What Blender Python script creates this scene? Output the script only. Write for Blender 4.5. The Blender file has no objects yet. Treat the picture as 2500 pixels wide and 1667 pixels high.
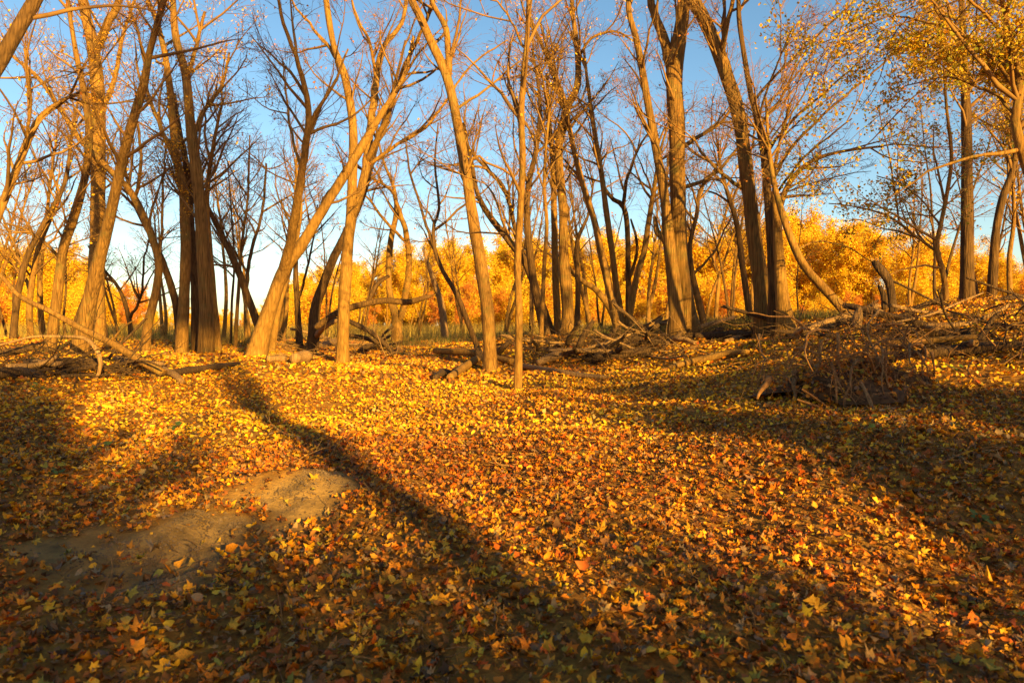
import bpy, math, random
import numpy as np
from mathutils import Vector

# ------------------------------------------------------------------ camera, sky, sun, exposure
SC = bpy.context.scene
COL = SC.collection
F, CX, CY, VH = 1754.0, 1250.0, 833.5, 797.0        # focal length, centre and horizon, in photo pixels
CAM_H = 1.5
PITCH = math.atan((CY - VH) / F)
cam = bpy.data.cameras.new('camera')
cam.lens = F / 2500 * 36; cam.sensor_width = 36; cam.clip_start = .05; cam.clip_end = 3000
cam.dof.use_dof = True; cam.dof.focus_distance = 15; cam.dof.aperture_fstop = 3.2
camo = bpy.data.objects.new('camera', cam); COL.objects.link(camo)
camo.location = (0, 0, CAM_H); camo.rotation_euler = (math.pi / 2 - PITCH, 0, 0)
SC.camera = camo

SUN_EL, SUN_AZ = math.radians(15), math.radians(152)   # low sun behind the viewer's right shoulder
world = bpy.data.worlds.new('World'); SC.world = world; world.use_nodes = True
wn = world.node_tree.nodes; wl = world.node_tree.links
sky = wn.new('ShaderNodeTexSky'); sky.sky_type = 'NISHITA'; sky.sun_disc = False
sky.sun_elevation = SUN_EL; sky.sun_rotation = SUN_AZ
sky.air_density = 1.0; sky.dust_density = .5; sky.ozone_density = 1.2
hs = wn.new('ShaderNodeHueSaturation'); hs.inputs['Saturation'].default_value = 1.18; hs.inputs['Hue'].default_value = .494
wl.new(sky.outputs[0], hs.inputs['Color']); wl.new(hs.outputs[0], wn['Background'].inputs[0]); wn['Background'].inputs[1].default_value = .068
sun = bpy.data.lights.new('sun', 'SUN'); sun.energy = 5.0; sun.angle = math.radians(.8); sun.color = (1, .72, .17)
suno = bpy.data.objects.new('sun', sun); COL.objects.link(suno)
sd = Vector((math.sin(SUN_AZ) * math.cos(SUN_EL), math.cos(SUN_AZ) * math.cos(SUN_EL), math.sin(SUN_EL)))
suno.rotation_euler = (-sd).to_track_quat('-Z', 'Y').to_euler()
SC.view_settings.view_transform = 'Standard'; SC.view_settings.look = 'None'
SC.view_settings.exposure = 1.52; SC.view_settings.gamma = 1
SC.cycles.max_bounces = 5; SC.cycles.diffuse_bounces = 3; SC.cycles.transparent_max_bounces = 6

# ------------------------------------------------------------------ helpers
RNG = np.random.default_rng(7)
FW = np.array([0, math.cos(PITCH), -math.sin(PITCH)]); UP = np.array([0, math.sin(PITCH), math.cos(PITCH)])

def at(u, v, Y):
    d = FW + np.array([1., 0, 0]) * (u - CX) / F - UP * (v - CY) / F
    return np.array([0, 0, CAM_H]) + d * (Y / d[1])

def mk_mesh(name, V, F4=None, F3=None, mats=(), smooth=True, facecol=None, matidx=None):
    me = bpy.data.meshes.new(name)
    F4 = np.zeros((0, 4), int) if F4 is None else np.asarray(F4, int).reshape(-1, 4)
    F3 = np.zeros((0, 3), int) if F3 is None else np.asarray(F3, int).reshape(-1, 3)
    n4, n3 = len(F4), len(F3)
    me.vertices.add(len(V)); me.vertices.foreach_set('co', np.asarray(V, np.float32).ravel())
    loops = np.concatenate([F4.ravel(), F3.ravel()]).astype(np.int32)
    me.loops.add(len(loops)); me.loops.foreach_set('vertex_index', loops)
    st = np.concatenate([np.arange(n4) * 4, n4 * 4 + np.arange(n3) * 3]).astype(np.int32)
    me.polygons.add(n4 + n3); me.polygons.foreach_set('loop_start', st)
    for m in mats: me.materials.append(m)
    if matidx is not None: me.polygons.foreach_set('material_index', np.asarray(matidx, np.int32))
    me.update(calc_edges=True)
    me.polygons.foreach_set('use_smooth', np.full(n4 + n3, smooth))
    if facecol is not None:
        a = me.attributes.new('tint', 'FLOAT_COLOR', 'FACE')
        c = np.ones((n4 + n3, 4), np.float32); c[:, :3] = facecol
        a.data.foreach_set('color', c.ravel())
    me.validate()
    return me

def obj(name, me, parent=None, **props):
    o = bpy.data.objects.new(name, me); COL.objects.link(o)
    if parent is not None: o.parent = parent
    for k, v in props.items(): o[k] = v
    return o

def thing(name, label, cat, loc=(0, 0, 0), group=None):
    o = obj(name, None, None, label=label, category=cat)
    o.location = tuple(map(float, loc)); o.empty_display_size = .2
    if group: o['group'] = group
    return o

def copy_tree(root, loc, rz=0, sc=1.0, label=None, group=None, tilt=(0, 0)):
    r = root.copy(); COL.objects.link(r); r.location = tuple(map(float, loc))
    r.rotation_euler = (tilt[0], tilt[1], rz)
    r.scale = (sc, sc, sc) if np.isscalar(sc) else sc
    if label: r['label'] = label
    if group: r['group'] = group
    for ch in root.children:
        c = ch.copy(); COL.objects.link(c); c.parent = r
    return r

def norm(a): return a / np.maximum(np.linalg.norm(a, axis=-1, keepdims=True), 1e-9)

def tubes(P, R, S=3):
    """N tubes of K rings each, as one set of vertices and quads"""
    N, K, _ = P.shape
    T = norm(np.gradient(P, axis=1))
    ov = norm(P[:, -1] - P[:, 0])
    ref = np.zeros((N, 3)); ref[np.arange(N), np.argmin(np.abs(ov), axis=1)] = 1
    U = norm(np.cross(T, ref[:, None, :])); W = np.cross(T, U)
    th = np.arange(S) / S * 2 * np.pi
    V = P[:, :, None] + R[:, :, None, None] * (np.cos(th)[:, None] * U[:, :, None] + np.sin(th)[:, None] * W[:, :, None])
    i = np.arange(N)[:, None, None] * K * S + np.arange(K - 1)[None, :, None] * S
    s = np.arange(S)[None, None]; s2 = (s + 1) % S
    Q = np.stack([i + s, i + s2, i + S + s2, i + S + s], -1).reshape(-1, 4)
    return V.reshape(-1, 3), Q

def merge(parts):
    V, Q, o = [], [], 0
    for v, q in parts: V.append(v); Q.append(q + o); o += len(v)
    return np.concatenate(V), np.concatenate(Q)

def catmull(P, n):
    """resample control points (any columns) smoothly to n points, evenly along the length"""
    P = np.asarray(P, float)
    if len(P) < 3:
        t = np.linspace(0, 1, n)[:, None]; return P[0] * (1 - t) + P[-1] * t
    E = np.vstack([2 * P[0] - P[1], P, 2 * P[-1] - P[-2]])
    out = []
    for i in range(1, len(E) - 2):
        t = np.linspace(0, 1, 12, endpoint=False)[:, None]
        a, b, c, d = E[i - 1], E[i], E[i + 1], E[i + 2]
        out.append(.5 * (2 * b + (c - a) * t + (2 * a - 5 * b + 4 * c - d) * t * t + (3 * b - a - 3 * c + d) * t ** 3))
    D = np.vstack(out + [P[-1:]])
    L = np.concatenate([[0], np.cumsum(np.linalg.norm(np.diff(D[:, :3], axis=0), axis=1))])
    x = np.linspace(0, L[-1], n)
    return np.stack([np.interp(x, L, D[:, k]) for k in range(D.shape[1])], 1)

def wood(P, R, S=14, seed=0, flare=0., rough=.07, ends=True, lobes=5, jag=0.):
    """an uneven stem or log: rings with knots and flutes; flare widens the foot into root lobes; jag splinters the far end"""
    r = np.random.default_rng(seed)
    K = len(P); P = np.asarray(P, float); R = np.asarray(R, float)
    T = norm(np.gradient(P, axis=0)); ov = norm(P[-1] - P[0])
    ref = np.zeros(3); ref[np.argmin(np.abs(ov))] = 1
    U = norm(np.cross(T, ref)); W = np.cross(T, U)
    th = np.arange(S) / S * 2 * np.pi
    L = np.concatenate([[0], np.cumsum(np.linalg.norm(np.diff(P, axis=0), axis=1))])
    m = np.ones((K, S))
    for k in range(7):
        n = r.integers(1, 6); w = r.uniform(.6, 4.5) / max(R.mean() * 8, .12); ph = r.uniform(0, 6.3)
        m += rough / 2.2 * np.sin(n * th[None] + w * L[:, None] * .5 + ph) * np.sin(w * L[:, None] + ph * 2)
    m += r.normal(0, rough * .22, (K, S))
    if flare:
        g = np.exp(-L / (1.7 * R[0] + .05))[:, None]
        ph = r.uniform(0, 6.3)
        m *= 1 + flare * g * (.62 + .5 * np.cos(lobes * th + ph) + .25 * np.cos((lobes - 2) * th + ph * 2)[None])
    RR = R[:, None] * m
    V = P[:, None] + RR[..., None] * (np.cos(th)[None, :, None] * U[:, None] + np.sin(th)[None, :, None] * W[:, None])
    if jag: V[-1] += T[-1] * (r.uniform(-1, 1, S)[:, None] * jag); V[-2] += T[-1] * (r.uniform(-.3, .3, S)[:, None] * jag)
    V = V.reshape(-1, 3)
    i = np.arange(K - 1)[:, None] * S; s = np.arange(S)[None]; s2 = (s + 1) % S
    Q = np.stack([i + s, i + s2, i + S + s2, i + S + s], -1).reshape(-1, 4)
    T3 = None
    if ends:
        c0, c1 = P[0] - T[0] * R[0] * .1, P[-1] - T[-1] * (jag * .6 - R[-1] * .2)
        V = np.vstack([V, c0, c1]); n = K * S; a = np.arange(S); b = (a + 1) % S; e = (K - 1) * S
        T3 = np.vstack([np.stack([b, a, np.full(S, n)], 1), np.stack([e + a, e + b, np.full(S, n + 1)], 1)])
    return V, Q, T3

def grow(P, R, n, tr, lf, ang, up, wob, K, tip, rmax, rng, lmin=.1, lmax=9):
    """n children on each of the N parents; returns their points and radii"""
    N, Kp, _ = P.shape
    idx = np.repeat(np.arange(N), n); M = len(idx)
    t = rng.uniform(tr[0], tr[1], M) * (Kp - 1); i = np.minimum(t.astype(int), Kp - 2); f = (t - i)[:, None]
    p = P[idx, i] * (1 - f) + P[idx, i + 1] * f
    tan = norm(P[idx, i + 1] - P[idx, i])
    r0 = R[idx, i] * (1 - f[:, 0]) + R[idx, i + 1] * f[:, 0]
    plen = np.linalg.norm(np.diff(P, axis=1), axis=2).sum(1)[idx]
    perp = norm(np.cross(tan, rng.normal(size=(M, 3))))
    a = np.radians(rng.uniform(ang[0], ang[1], M))[:, None]
    d = np.cos(a) * tan + np.sin(a) * perp
    L = np.clip(plen * rng.uniform(lf[0], lf[1], M) * (1.15 - .55 * t / (Kp - 1)), lmin, lmax)
    out = np.zeros((M, K, 3)); out[:, 0] = p
    for k in range(1, K):
        d = norm(d + rng.normal(0, wob, (M, 3)) + np.array([0, 0, up]))
        out[:, k] = out[:, k - 1] + d * (L / (K - 1))[:, None]
    rs = np.minimum(r0 * .68, rmax * (.35 + .65 * L / L.max()))
    rs = np.maximum(rs, tip)
    RR = rs[:, None] * (1 - np.linspace(0, 1, K))[None] ** .8 + tip * np.linspace(0, 1, K)[None]
    return out, RR

# ------------------------------------------------------------------ materials
def wm(c): return (c[0], c[1] * .83, c[2] * .75)      # warm cast of autumn wood and leaves
def new_mat(name):
    m = bpy.data.materials.new(name); m.use_nodes = True
    nt = m.node_tree; b = nt.nodes['Principled BSDF']; return m, nt, nt.nodes, nt.links, b

def noise(N, L, co, scale, detail=4, rough=.6, vec=None):
    n = N.new('ShaderNodeTexNoise'); n.inputs['Scale'].default_value = scale; n.inputs['Detail'].default_value = detail
    n.inputs['Roughness'].default_value = rough
    if co is not None: L.new(co, n.inputs['Vector'])
    return n

def ramp(N, L, fac, stops):
    r = N.new('ShaderNodeValToRGB'); L.new(fac, r.inputs[0])
    e = r.color_ramp.elements
    while len(e) < len(stops): e.new(.5)
    for x, (p, c) in zip(e, stops): x.position = p; x.color = (*c, 1)
    return r

def bark_mat(name, dark, mid, light, sx=34, sz=3.2, bump=.9, moss=None, rough=.9):
    m, nt, N, L, B = new_mat(name)
    dark, mid, light = wm(dark), wm(mid), wm(light)
    tc = N.new('ShaderNodeTexCoord'); mp = N.new('ShaderNodeMapping'); mp.inputs['Scale'].default_value = (1, 1, sz / sx)
    L.new(tc.outputs['Object'], mp.inputs[0])
    n1 = noise(N, L, mp.outputs[0], sx, 5, .65); n2 = noise(N, L, tc.outputs['Object'], 1.3, 3)
    v = N.new('ShaderNodeTexVoronoi'); v.feature = 'DISTANCE_TO_EDGE'; v.inputs['Scale'].default_value = sx * .7
    w = N.new('ShaderNodeVectorMath'); w.operation = 'ADD'; sc = N.new('ShaderNodeVectorMath'); sc.operation = 'SCALE'; sc.inputs['Scale'].default_value = .03
    L.new(n1.outputs['Color'], sc.inputs[0]); L.new(mp.outputs[0], w.inputs[0]); L.new(sc.outputs[0], w.inputs[1]); L.new(w.outputs[0], v.inputs['Vector'])
    mu = N.new('ShaderNodeMath'); mu.operation = 'MULTIPLY_ADD'; L.new(v.outputs['Distance'], mu.inputs[0]); mu.inputs[1].default_value = .9; L.new(n1.outputs[0], mu.inputs[2])
    r = ramp(N, L, mu.outputs[0], [(.3, dark), (.52, mid), (.8, light)])
    out = r.outputs[0]
    mx = N.new('ShaderNodeMix'); mx.data_type = 'RGBA'; mx.blend_type = 'MULTIPLY'; mx.inputs[0].default_value = .7
    r2 = ramp(N, L, n2.outputs[0], [(.3, (.6, .6, .62)), (.7, (1.25, 1.2, 1.1))]); L.new(out, mx.inputs[6]); L.new(r2.outputs[0], mx.inputs[7]); out = mx.outputs[2]
    if moss:
        n3 = noise(N, L, tc.outputs['Object'], 2.4, 5, .7); r3 = ramp(N, L, n3.outputs[0], [(.52, (0, 0, 0)), (.72, (.6, .6, .6))])
        m2 = N.new('ShaderNodeMix'); m2.data_type = 'RGBA'; L.new(r3.outputs[0], m2.inputs[0]); L.new(out, m2.inputs[6]); m2.inputs[7].default_value = (*moss, 1); out = m2.outputs[2]
    L.new(out, B.inputs['Base Color']); B.inputs['Roughness'].default_value = rough; B.inputs['Specular IOR Level'].default_value = .2
    bp = N.new('ShaderNodeBump'); bp.inputs['Strength'].default_value = bump; bp.inputs['Distance'].default_value = .03
    L.new(mu.outputs[0], bp.inputs['Height']); L.new(bp.outputs[0], B.inputs['Normal'])
    return m

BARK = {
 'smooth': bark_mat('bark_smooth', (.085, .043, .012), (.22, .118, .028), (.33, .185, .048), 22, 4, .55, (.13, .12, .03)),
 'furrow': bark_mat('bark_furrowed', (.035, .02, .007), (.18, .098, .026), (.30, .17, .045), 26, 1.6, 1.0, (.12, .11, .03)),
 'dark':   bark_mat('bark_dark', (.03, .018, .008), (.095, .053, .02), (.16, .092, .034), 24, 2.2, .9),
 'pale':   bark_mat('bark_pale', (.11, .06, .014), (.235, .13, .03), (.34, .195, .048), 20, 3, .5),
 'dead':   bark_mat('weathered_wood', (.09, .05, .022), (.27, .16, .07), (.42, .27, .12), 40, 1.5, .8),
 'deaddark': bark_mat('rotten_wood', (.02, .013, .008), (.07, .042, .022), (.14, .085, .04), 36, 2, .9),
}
def plain_bark(name, a, b, sc):
    m, nt, N, L, B = new_mat(name)
    tc = N.new('ShaderNodeTexCoord'); n = noise(N, L, tc.outputs['Object'], sc, 3)
    r = ramp(N, L, n.outputs[0], [(.3, wm(a)), (.7, wm(b))]); L.new(r.outputs[0], B.inputs['Base Color'])
    B.inputs['Roughness'].default_value = .85; B.inputs['Specular IOR Level'].default_value = .2
    return m
TWIG = plain_bark('twig_bark', (.11, .06, .022), (.32, .18, .055), 1.6)
TWIGG = plain_bark('twig_bark_golden', (.26, .13, .03), (.5, .28, .07), 1.2)
ROOT = plain_bark('root_wood', (.16, .075, .025), (.42, .22, .075), 14)

def leaf_mat(name, translucent=.25, colour=None, attr=True, rough=.6):
    m, nt, N, L, B = new_mat(name)
    if attr:
        a = N.new('ShaderNodeAttribute'); a.attribute_name = 'tint'; src = a.outputs['Color']
    else:
        colour = wm(colour) if colour[0] > colour[1] else colour
        tc = N.new('ShaderNodeTexCoord'); n = noise(N, L, tc.outputs['Object'], 22, 4)
        r = ramp(N, L, n.outputs[0], [(.3, tuple(c * .55 for c in colour)), (.55, colour), (.8, tuple(min(1, c * 1.25) for c in colour))]); src = r.outputs[0]
    L.new(src, B.inputs['Base Color']); B.inputs['Roughness'].default_value = rough; B.inputs['Specular IOR Level'].default_value = .25
    t = N.new('ShaderNodeBsdfTranslucent'); L.new(src, t.inputs[0])
    mx = N.new('ShaderNodeMixShader'); mx.inputs[0].default_value = translucent
    L.new(B.outputs[0], mx.inputs[1]); L.new(t.outputs[0], mx.inputs[2]); L.new(mx.outputs[0], N['Material Output'].inputs[0])
    return m
LITTER = leaf_mat('fallen_leaves', .12)
FOLIAGE = leaf_mat('hanging_leaves', .36)
GRASS = leaf_mat('grass_blades', .25)

# ------------------------------------------------------------------ trees of the photograph, traced: (u, v, width) in photo pixels, Y metres from the viewer
# name, label, Y, bark, stems, options
TREES = [
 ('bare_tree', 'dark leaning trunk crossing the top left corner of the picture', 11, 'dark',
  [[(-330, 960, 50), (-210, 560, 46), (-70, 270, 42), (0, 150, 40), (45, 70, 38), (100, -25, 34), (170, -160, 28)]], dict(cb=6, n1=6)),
 ('bare_tree', 'tall golden lit trunk at left, behind the dark leaning one, forking near the top edge', 24, 'smooth',
  [[(240, 838, 46), (236, 700, 42), (238, 550, 40), (240, 370, 38), (241, 245, 36), (228, 120, 34), (205, 20, 26), (190, -80, 20)],
   [(230, 130, 24), (262, 60, 22), (292, 0, 18), (320, -90, 14)], [(239, 300, 16), (280, 190, 13), (300, 90, 10), (330, 0, 8)]], dict(cb=4.2, n1=22, leaves=2200, lc='gold', anchor=1)),
 ('leaning_tree', 'dark leaning trunk in front of the tall golden trunk at left, above the brush heap', 17, 'furrow',
  [[(190, 872, 48), (212, 765, 41), (228, 700, 38), (251, 600, 34), (270, 520, 30), (294, 416, 27), (318, 318, 26), (349, 214, 23), (367, 122, 20), (400, 0, 16), (430, -120, 12)]], dict(cb=3.6, n1=20, anchor=1)),
 ('bare_tree', 'slim trunk at left that bends right then back left, left of the dark leaning trunk', 20, 'furrow',
  [[(122, 862, 30), (138, 735, 27), (153, 612, 25), (178, 539, 24), (208, 429, 22), (217, 337, 20), (211, 257, 18), (184, 122, 14), (165, 0, 11), (150, -100, 8)],
   [(150, 640, 10), (120, 600, 9), (60, 560, 7), (10, 545, 5)]], dict(cb=3.2, n1=18, anchor=1, leaves=500, lc='gold')),
 ('bare_tree', 'thin dark tree near the left edge bending right as it rises', 26, 'dark',
  [[(31, 835, 20), (46, 704, 18), (73, 612, 16), (122, 520, 14), (160, 440, 11), (175, 330, 8), (200, 200, 6)]], dict(cb=2.6, n1=16, anchor=1)),
 ('bare_tree', 'thin golden brown tree second from the left edge behind the long fallen branch', 27, 'smooth',
  [[(76, 842, 18), (73, 735, 16), (92, 612, 14), (116, 551, 12), (150, 470, 9), (170, 380, 7)],
   [(74, 720, 9), (50, 640, 8), (20, 560, 6), (-20, 480, 5)]], dict(cb=2.6, n1=16)),
 ('leaning_tree', 'golden lit limb reaching in from the left edge', 15, 'pale',
  [[(-120, 900, 30), (-70, 700, 26), (0, 514, 22), (49, 392, 20), (80, 318, 18), (110, 275, 14), (165, 239, 9), (220, 215, 6)],
   [(60, 370, 10), (75, 250, 8), (60, 120, 6)]], dict(cb=3.4, n1=16, leaves=300, lc='gold')),
 ('leaning_tree', 'curved tree between the left pair and the clump, arching up to the left', 22, 'smooth',
  [[(355, 866, 27), (361, 796, 24), (382, 704, 22), (386, 631, 22), (355, 539, 21), (320, 470, 19), (294, 441, 18), (202, 349, 15), (165, 294, 14), (98, 196, 11), (25, 132, 8), (-40, 60, 6)],
   [(386, 640, 9), (396, 560, 8), (398, 450, 6), (405, 350, 4)], [(330, 480, 11), (345, 400, 9), (335, 300, 7)]], dict(cb=4, n1=18, leaves=900, lc='gold', anchor=1)),
 ('clump_tree', 'left stem of the tall close clump of trunks at left', 22, 'smooth',
  [[(444, 862, 34), (450, 704, 30), (453, 582, 29), (447, 459, 26), (430, 380, 23), (410, 180, 18), (385, 60, 15), (360, 0, 12), (330, -90, 9)],
   [(440, 430, 15), (400, 330, 13), (368, 250, 11), (352, 180, 8)]], dict(cb=4.5, n1=22, leaves=2400, lc='gold', anchor=1)),
 ('clump_tree', 'thickest right stem of the tall close clump of trunks at left', 21.5, 'furrow',
  [[(503, 866, 42), (503, 765, 38), (496, 612, 36), (484, 459, 32), (465, 306, 28), (453, 184, 24), (429, 92, 20), (422, 0, 16), (415, -110, 12)],
   [(470, 340, 14), (500, 270, 11), (540, 210, 9), (560, 130, 6)], [(455, 200, 14), (480, 110, 11), (500, 30, 8)]], dict(cb=4.5, n1=24, leaves=2400, lc='gold', anchor=1)),
 ('clump_tree', 'dark flaky middle stem squeezed inside the clump of trunks at left', 22.6, 'dark',
  [[(479, 858, 26), (475, 674, 24), (465, 551, 22), (459, 429, 20), (440, 330, 14), (425, 230, 10)]], dict(cb=4.5, n1=10)),
 ('clump_tree', 'thin outer stem on the right side of the clump of trunks at left', 23, 'smooth',
  [[(530, 852, 26), (519, 704, 20), (511, 600, 17), (505, 480, 14), (520, 360, 10), (545, 240, 7)]], dict(cb=4.5, n1=14)),
 ('leaning_tree', 'dark stem slanting up to the left out of the clump foot', 23.5, 'dark',
  [[(440, 850, 24), (431, 750, 22), (405, 660, 19), (380, 600, 15), (330, 500, 11), (300, 400, 8)]], dict(cb=3.8, n1=12)),
 ('bare_tree', 'small crooked dark tree forking low, left of the curved tree', 30, 'dark',
  [[(319, 838, 14), (317, 790, 13), (302, 730, 11), (281, 690, 9), (252, 656, 7), (215, 600, 5)],
   [(318, 775, 9), (345, 720, 7), (352, 640, 6), (370, 560, 4)]], dict(cb=1.6, n1=18)),
 ('sapling', 'thin upright stem between the clump and the big leaning trunk', 26, 'smooth',
  [[(574, 868, 13), (577, 790, 11), (583, 700, 10), (590, 600, 8), (605, 480, 6), (610, 330, 4)]], dict(cb=2.8, n1=14)),
 ('sapling', 'thinnest dark stem just right of the clump of trunks', 27, 'dark',
  [[(563, 848, 8), (566, 740, 7), (572, 640, 6), (565, 520, 4), (556, 400, 3)]], dict(cb=2.4, n1=12)),
 ('leaning_tree', 'dark tree slanting up to the left from behind the big leaning trunk', 25, 'dark',
  [[(655, 858, 26), (625, 780, 23), (584, 668, 20), (542, 575, 17), (505, 500, 12), (480, 420, 9), (470, 330, 6)],
   [(600, 712, 12), (612, 620, 10), (640, 520, 8), (650, 400, 6)]], dict(cb=3, n1=16)),
 ('leaning_tree', 'big sunlit trunk left of centre leaning hard to the right', 19, 'pale',
  [[(622, 876, 56), (634, 830, 48), (655, 765, 42), (692, 661, 37), (735, 600, 32), (784, 520, 29), (845, 422, 26), (880, 365, 24), (930, 280, 18), (985, 190, 13), (1010, 90, 9)],
   [(690, 668, 30), (707, 600, 27), (722, 520, 25), (735, 429, 22), (747, 343, 20), (753, 275, 18), (741, 202, 15), (716, 122, 12), (690, 50, 10), (670, -50, 7)],
   [(748, 345, 13), (768, 280, 11), (820, 196, 8), (850, 120, 5)], [(738, 420, 9), (715, 340, 8), (700, 250, 6), (690, 150, 4)]], dict(cb=4.4, n1=20, anchor=1, leaves=300, lc='orange')),
 ('bare_tree', 'slim trunk standing close behind the foot of the big leaning trunk', 24, 'pale',
  [[(661, 860, 22), (680, 753, 18), (700, 680, 16), (722, 600, 13), (735, 500, 9), (720, 390, 6)]], dict(cb=4, n1=12)),
 ('bare_tree', 'sunlit upright trunk left of centre with a clean straight base, spreading into tall limbs', 21, 'pale',
  [[(836, 888, 37), (839, 765, 35), (845, 661, 33), (851, 588, 31), (858, 520, 32), (860, 429, 27), (863, 343, 25), (857, 263, 24), (839, 178, 22), (814, 110, 19), (796, 0, 16), (785, -100, 12)],
   [(860, 530, 24), (888, 441, 24), (900, 343, 23), (912, 245, 22), (925, 153, 18), (943, 104, 15), (980, 61, 12), (992, 0, 10), (1005, -80, 7)],
   [(893, 400, 17), (943, 294, 15), (967, 220, 13), (992, 153, 12), (1029, 80, 10), (1060, 0, 8), (1085, -80, 6)],
   [(897, 405, 11), (967, 355, 10), (1029, 318, 9), (1072, 270, 8), (1151, 160, 6), (1240, 98, 4)],
   [(840, 180, 11), (802, 116, 10), (759, 61, 8), (722, 18, 6), (690, -50, 4)],
   [(918, 200, 10), (905, 110, 9), (870, 40, 7), (850, -40, 5)]], dict(cb=4.6, n1=16, anchor=1, leaves=500, lc='orange')),
 ('leaning_tree', 'dark trunk leaning right behind the straight sunlit trunk', 25, 'dark',
  [[(762, 856, 33), (771, 753, 29), (790, 692, 27), (814, 631, 25), (841, 576, 22), (885, 480, 18), (915, 370, 14), (960, 220, 10), (990, 100, 7)]], dict(cb=5, n1=18, anchor=1)),
 ('bare_tree', 'narrow dark upright tree left of the straight sunlit trunk', 27, 'dark',
  [[(731, 842, 20), (727, 760, 17), (722, 661, 15), (728, 600, 13), (765, 560, 9), (790, 480, 6)],
   [(726, 740, 9), (748, 660, 7), (766, 580, 5), (775, 500, 4)]], dict(cb=3.4, n1=14)),
 ('forked_tree', 'low V-forked tree standing alone before the golden woods', 30, 'smooth',
  [[(970, 842, 34), (968, 800, 29), (967, 772, 28), (952, 722, 18), (949, 650, 17), (955, 582, 17), (967, 520, 14), (962, 460, 10), (935, 390, 7), (920, 320, 5)],
   [(968, 785, 20), (984, 755, 19), (998, 661, 18), (995, 588, 17), (980, 533, 14), (967, 490, 11), (949, 459, 9), (906, 435, 7), (870, 400, 5)],
   [(990, 590, 9), (955, 555, 9), (925, 520, 8), (895, 480, 6), (860, 470, 4)]], dict(cb=5, n1=14, anchor=1)),
 ('broken_snag', 'branchless dead trunk leaning left with a broken top before the golden woods', 31, 'dead',
  [[(1087, 832, 22), (1078, 747, 19), (1059, 686, 15), (1045, 645, 11), (1035, 612, 8)]], dict(crown=0, anchor=1, jag=.3)),
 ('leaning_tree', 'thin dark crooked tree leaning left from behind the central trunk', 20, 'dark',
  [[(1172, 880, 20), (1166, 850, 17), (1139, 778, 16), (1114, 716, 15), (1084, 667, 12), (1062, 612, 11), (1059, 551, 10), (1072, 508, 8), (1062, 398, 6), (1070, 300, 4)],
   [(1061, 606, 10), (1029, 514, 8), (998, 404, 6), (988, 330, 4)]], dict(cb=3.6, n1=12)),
 ('bare_tree', 'sunlit central trunk leaning left as it rises, forked near the top', 18, 'smooth',
  [[(1198, 912, 42), (1191, 765, 38), (1176, 661, 35), (1163, 582, 33), (1151, 508, 31), (1139, 429, 30), (1120, 318, 28), (1102, 227, 27), (1084, 171, 26), (1053, 104, 24), (1023, 37, 22), (1004, 0, 20), (970, -90, 15)],
   [(1094, 190, 20), (1096, 153, 19), (1090, 73, 17), (1059, 12, 14), (1040, -60, 10)],
   [(1138, 430, 10), (1160, 380, 9), (1188, 398, 7), (1240, 420, 6), (1270, 470, 4)],
   [(1112, 270, 9), (1190, 215, 7), (1270, 150, 5)]], dict(cb=4.8, n1=16, anchor=1, leaves=200, lc='gold')),
 ('bare_tree', 'slim straight pole-like tree at centre, nearest to the viewer, dark below and golden above', 14, 'smooth',
  [[(1264, 942, 25), (1266, 850, 22), (1267, 765, 21), (1264, 643, 20), (1270, 520, 20), (1276, 398, 19), (1273, 275, 18), (1280, 171, 16), (1289, 61, 14), (1292, 0, 13), (1297, -120, 10)],
   [(1268, 620, 9), (1235, 560, 8), (1210, 480, 6), (1175, 440, 4)], [(1283, 120, 7), (1240, 40, 6), (1190, -20, 4)]], dict(cb=3.4, n1=14, anchor=1)),
 ('leaning_tree', 'dark trunk bending far left behind the slim pole-like tree', 25, 'dark',
  [[(1350, 828, 28), (1318, 735, 24), (1285, 645, 22), (1240, 585, 20), (1190, 520, 17), (1165, 470, 14), (1150, 390, 11), (1130, 300, 8)],
   [(1270, 620, 13), (1235, 470, 12), (1190, 415, 11), (1150, 370, 8), (1135, 330, 6)]], dict(cb=4, n1=18)),
 ('bare_tree', 'dark upright trunk just right of the slim pole-like tree', 24, 'dark',
  [[(1334, 822, 27), (1310, 722, 24), (1293, 612, 21), (1286, 520, 19), (1292, 441, 17), (1310, 360, 14), (1318, 250, 10), (1300, 120, 7)]], dict(cb=4.4, n1=18, anchor=1, leaves=900, lc='gold')),
 ('bare_tree', 'thin lit wavy stem right of the slim pole-like tree', 22, 'smooth',
  [[(1320, 840, 15), (1325, 735, 13), (1329, 643, 12), (1335, 551, 11), (1329, 459, 10), (1333, 360, 8), (1345, 240, 6)]], dict(cb=3.8, n1=14, leaves=300, lc='gold')),
 ('bare_tree', 'straight left trunk of the close pair right of centre', 26, 'smooth',
  [[(1363, 820, 22), (1356, 674, 20), (1353, 520, 18), (1350, 404, 16), (1342, 300, 12), (1335, 180, 8)]], dict(cb=4.8, n1=16, leaves=1200, lc='gold')),
 ('bare_tree', 'bulging right trunk of the close pair right of centre, tall with golden leaves above', 24, 'furrow',
  [[(1386, 822, 36), (1385, 740, 33), (1380, 680, 35), (1376, 612, 27), (1375, 520, 26), (1366, 420, 26), (1365, 343, 25), (1384, 263, 22), (1408, 214, 19), (1411, 141, 17), (1402, 61, 14), (1396, 0, 12), (1400, -100, 9)],
   [(1370, 350, 16), (1378, 282, 12), (1341, 159, 11), (1310, 80, 9), (1286, 24, 7)],
   [(1411, 140, 9), (1450, 90, 8), (1510, 80, 6), (1560, 110, 4)]], dict(cb=4.4, n1=20, leaves=1700, lc='gold', anchor=1)),
 ('bare_tree', 'thin dark tree between the close pair and the spreading clump', 30, 'dark',
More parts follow.
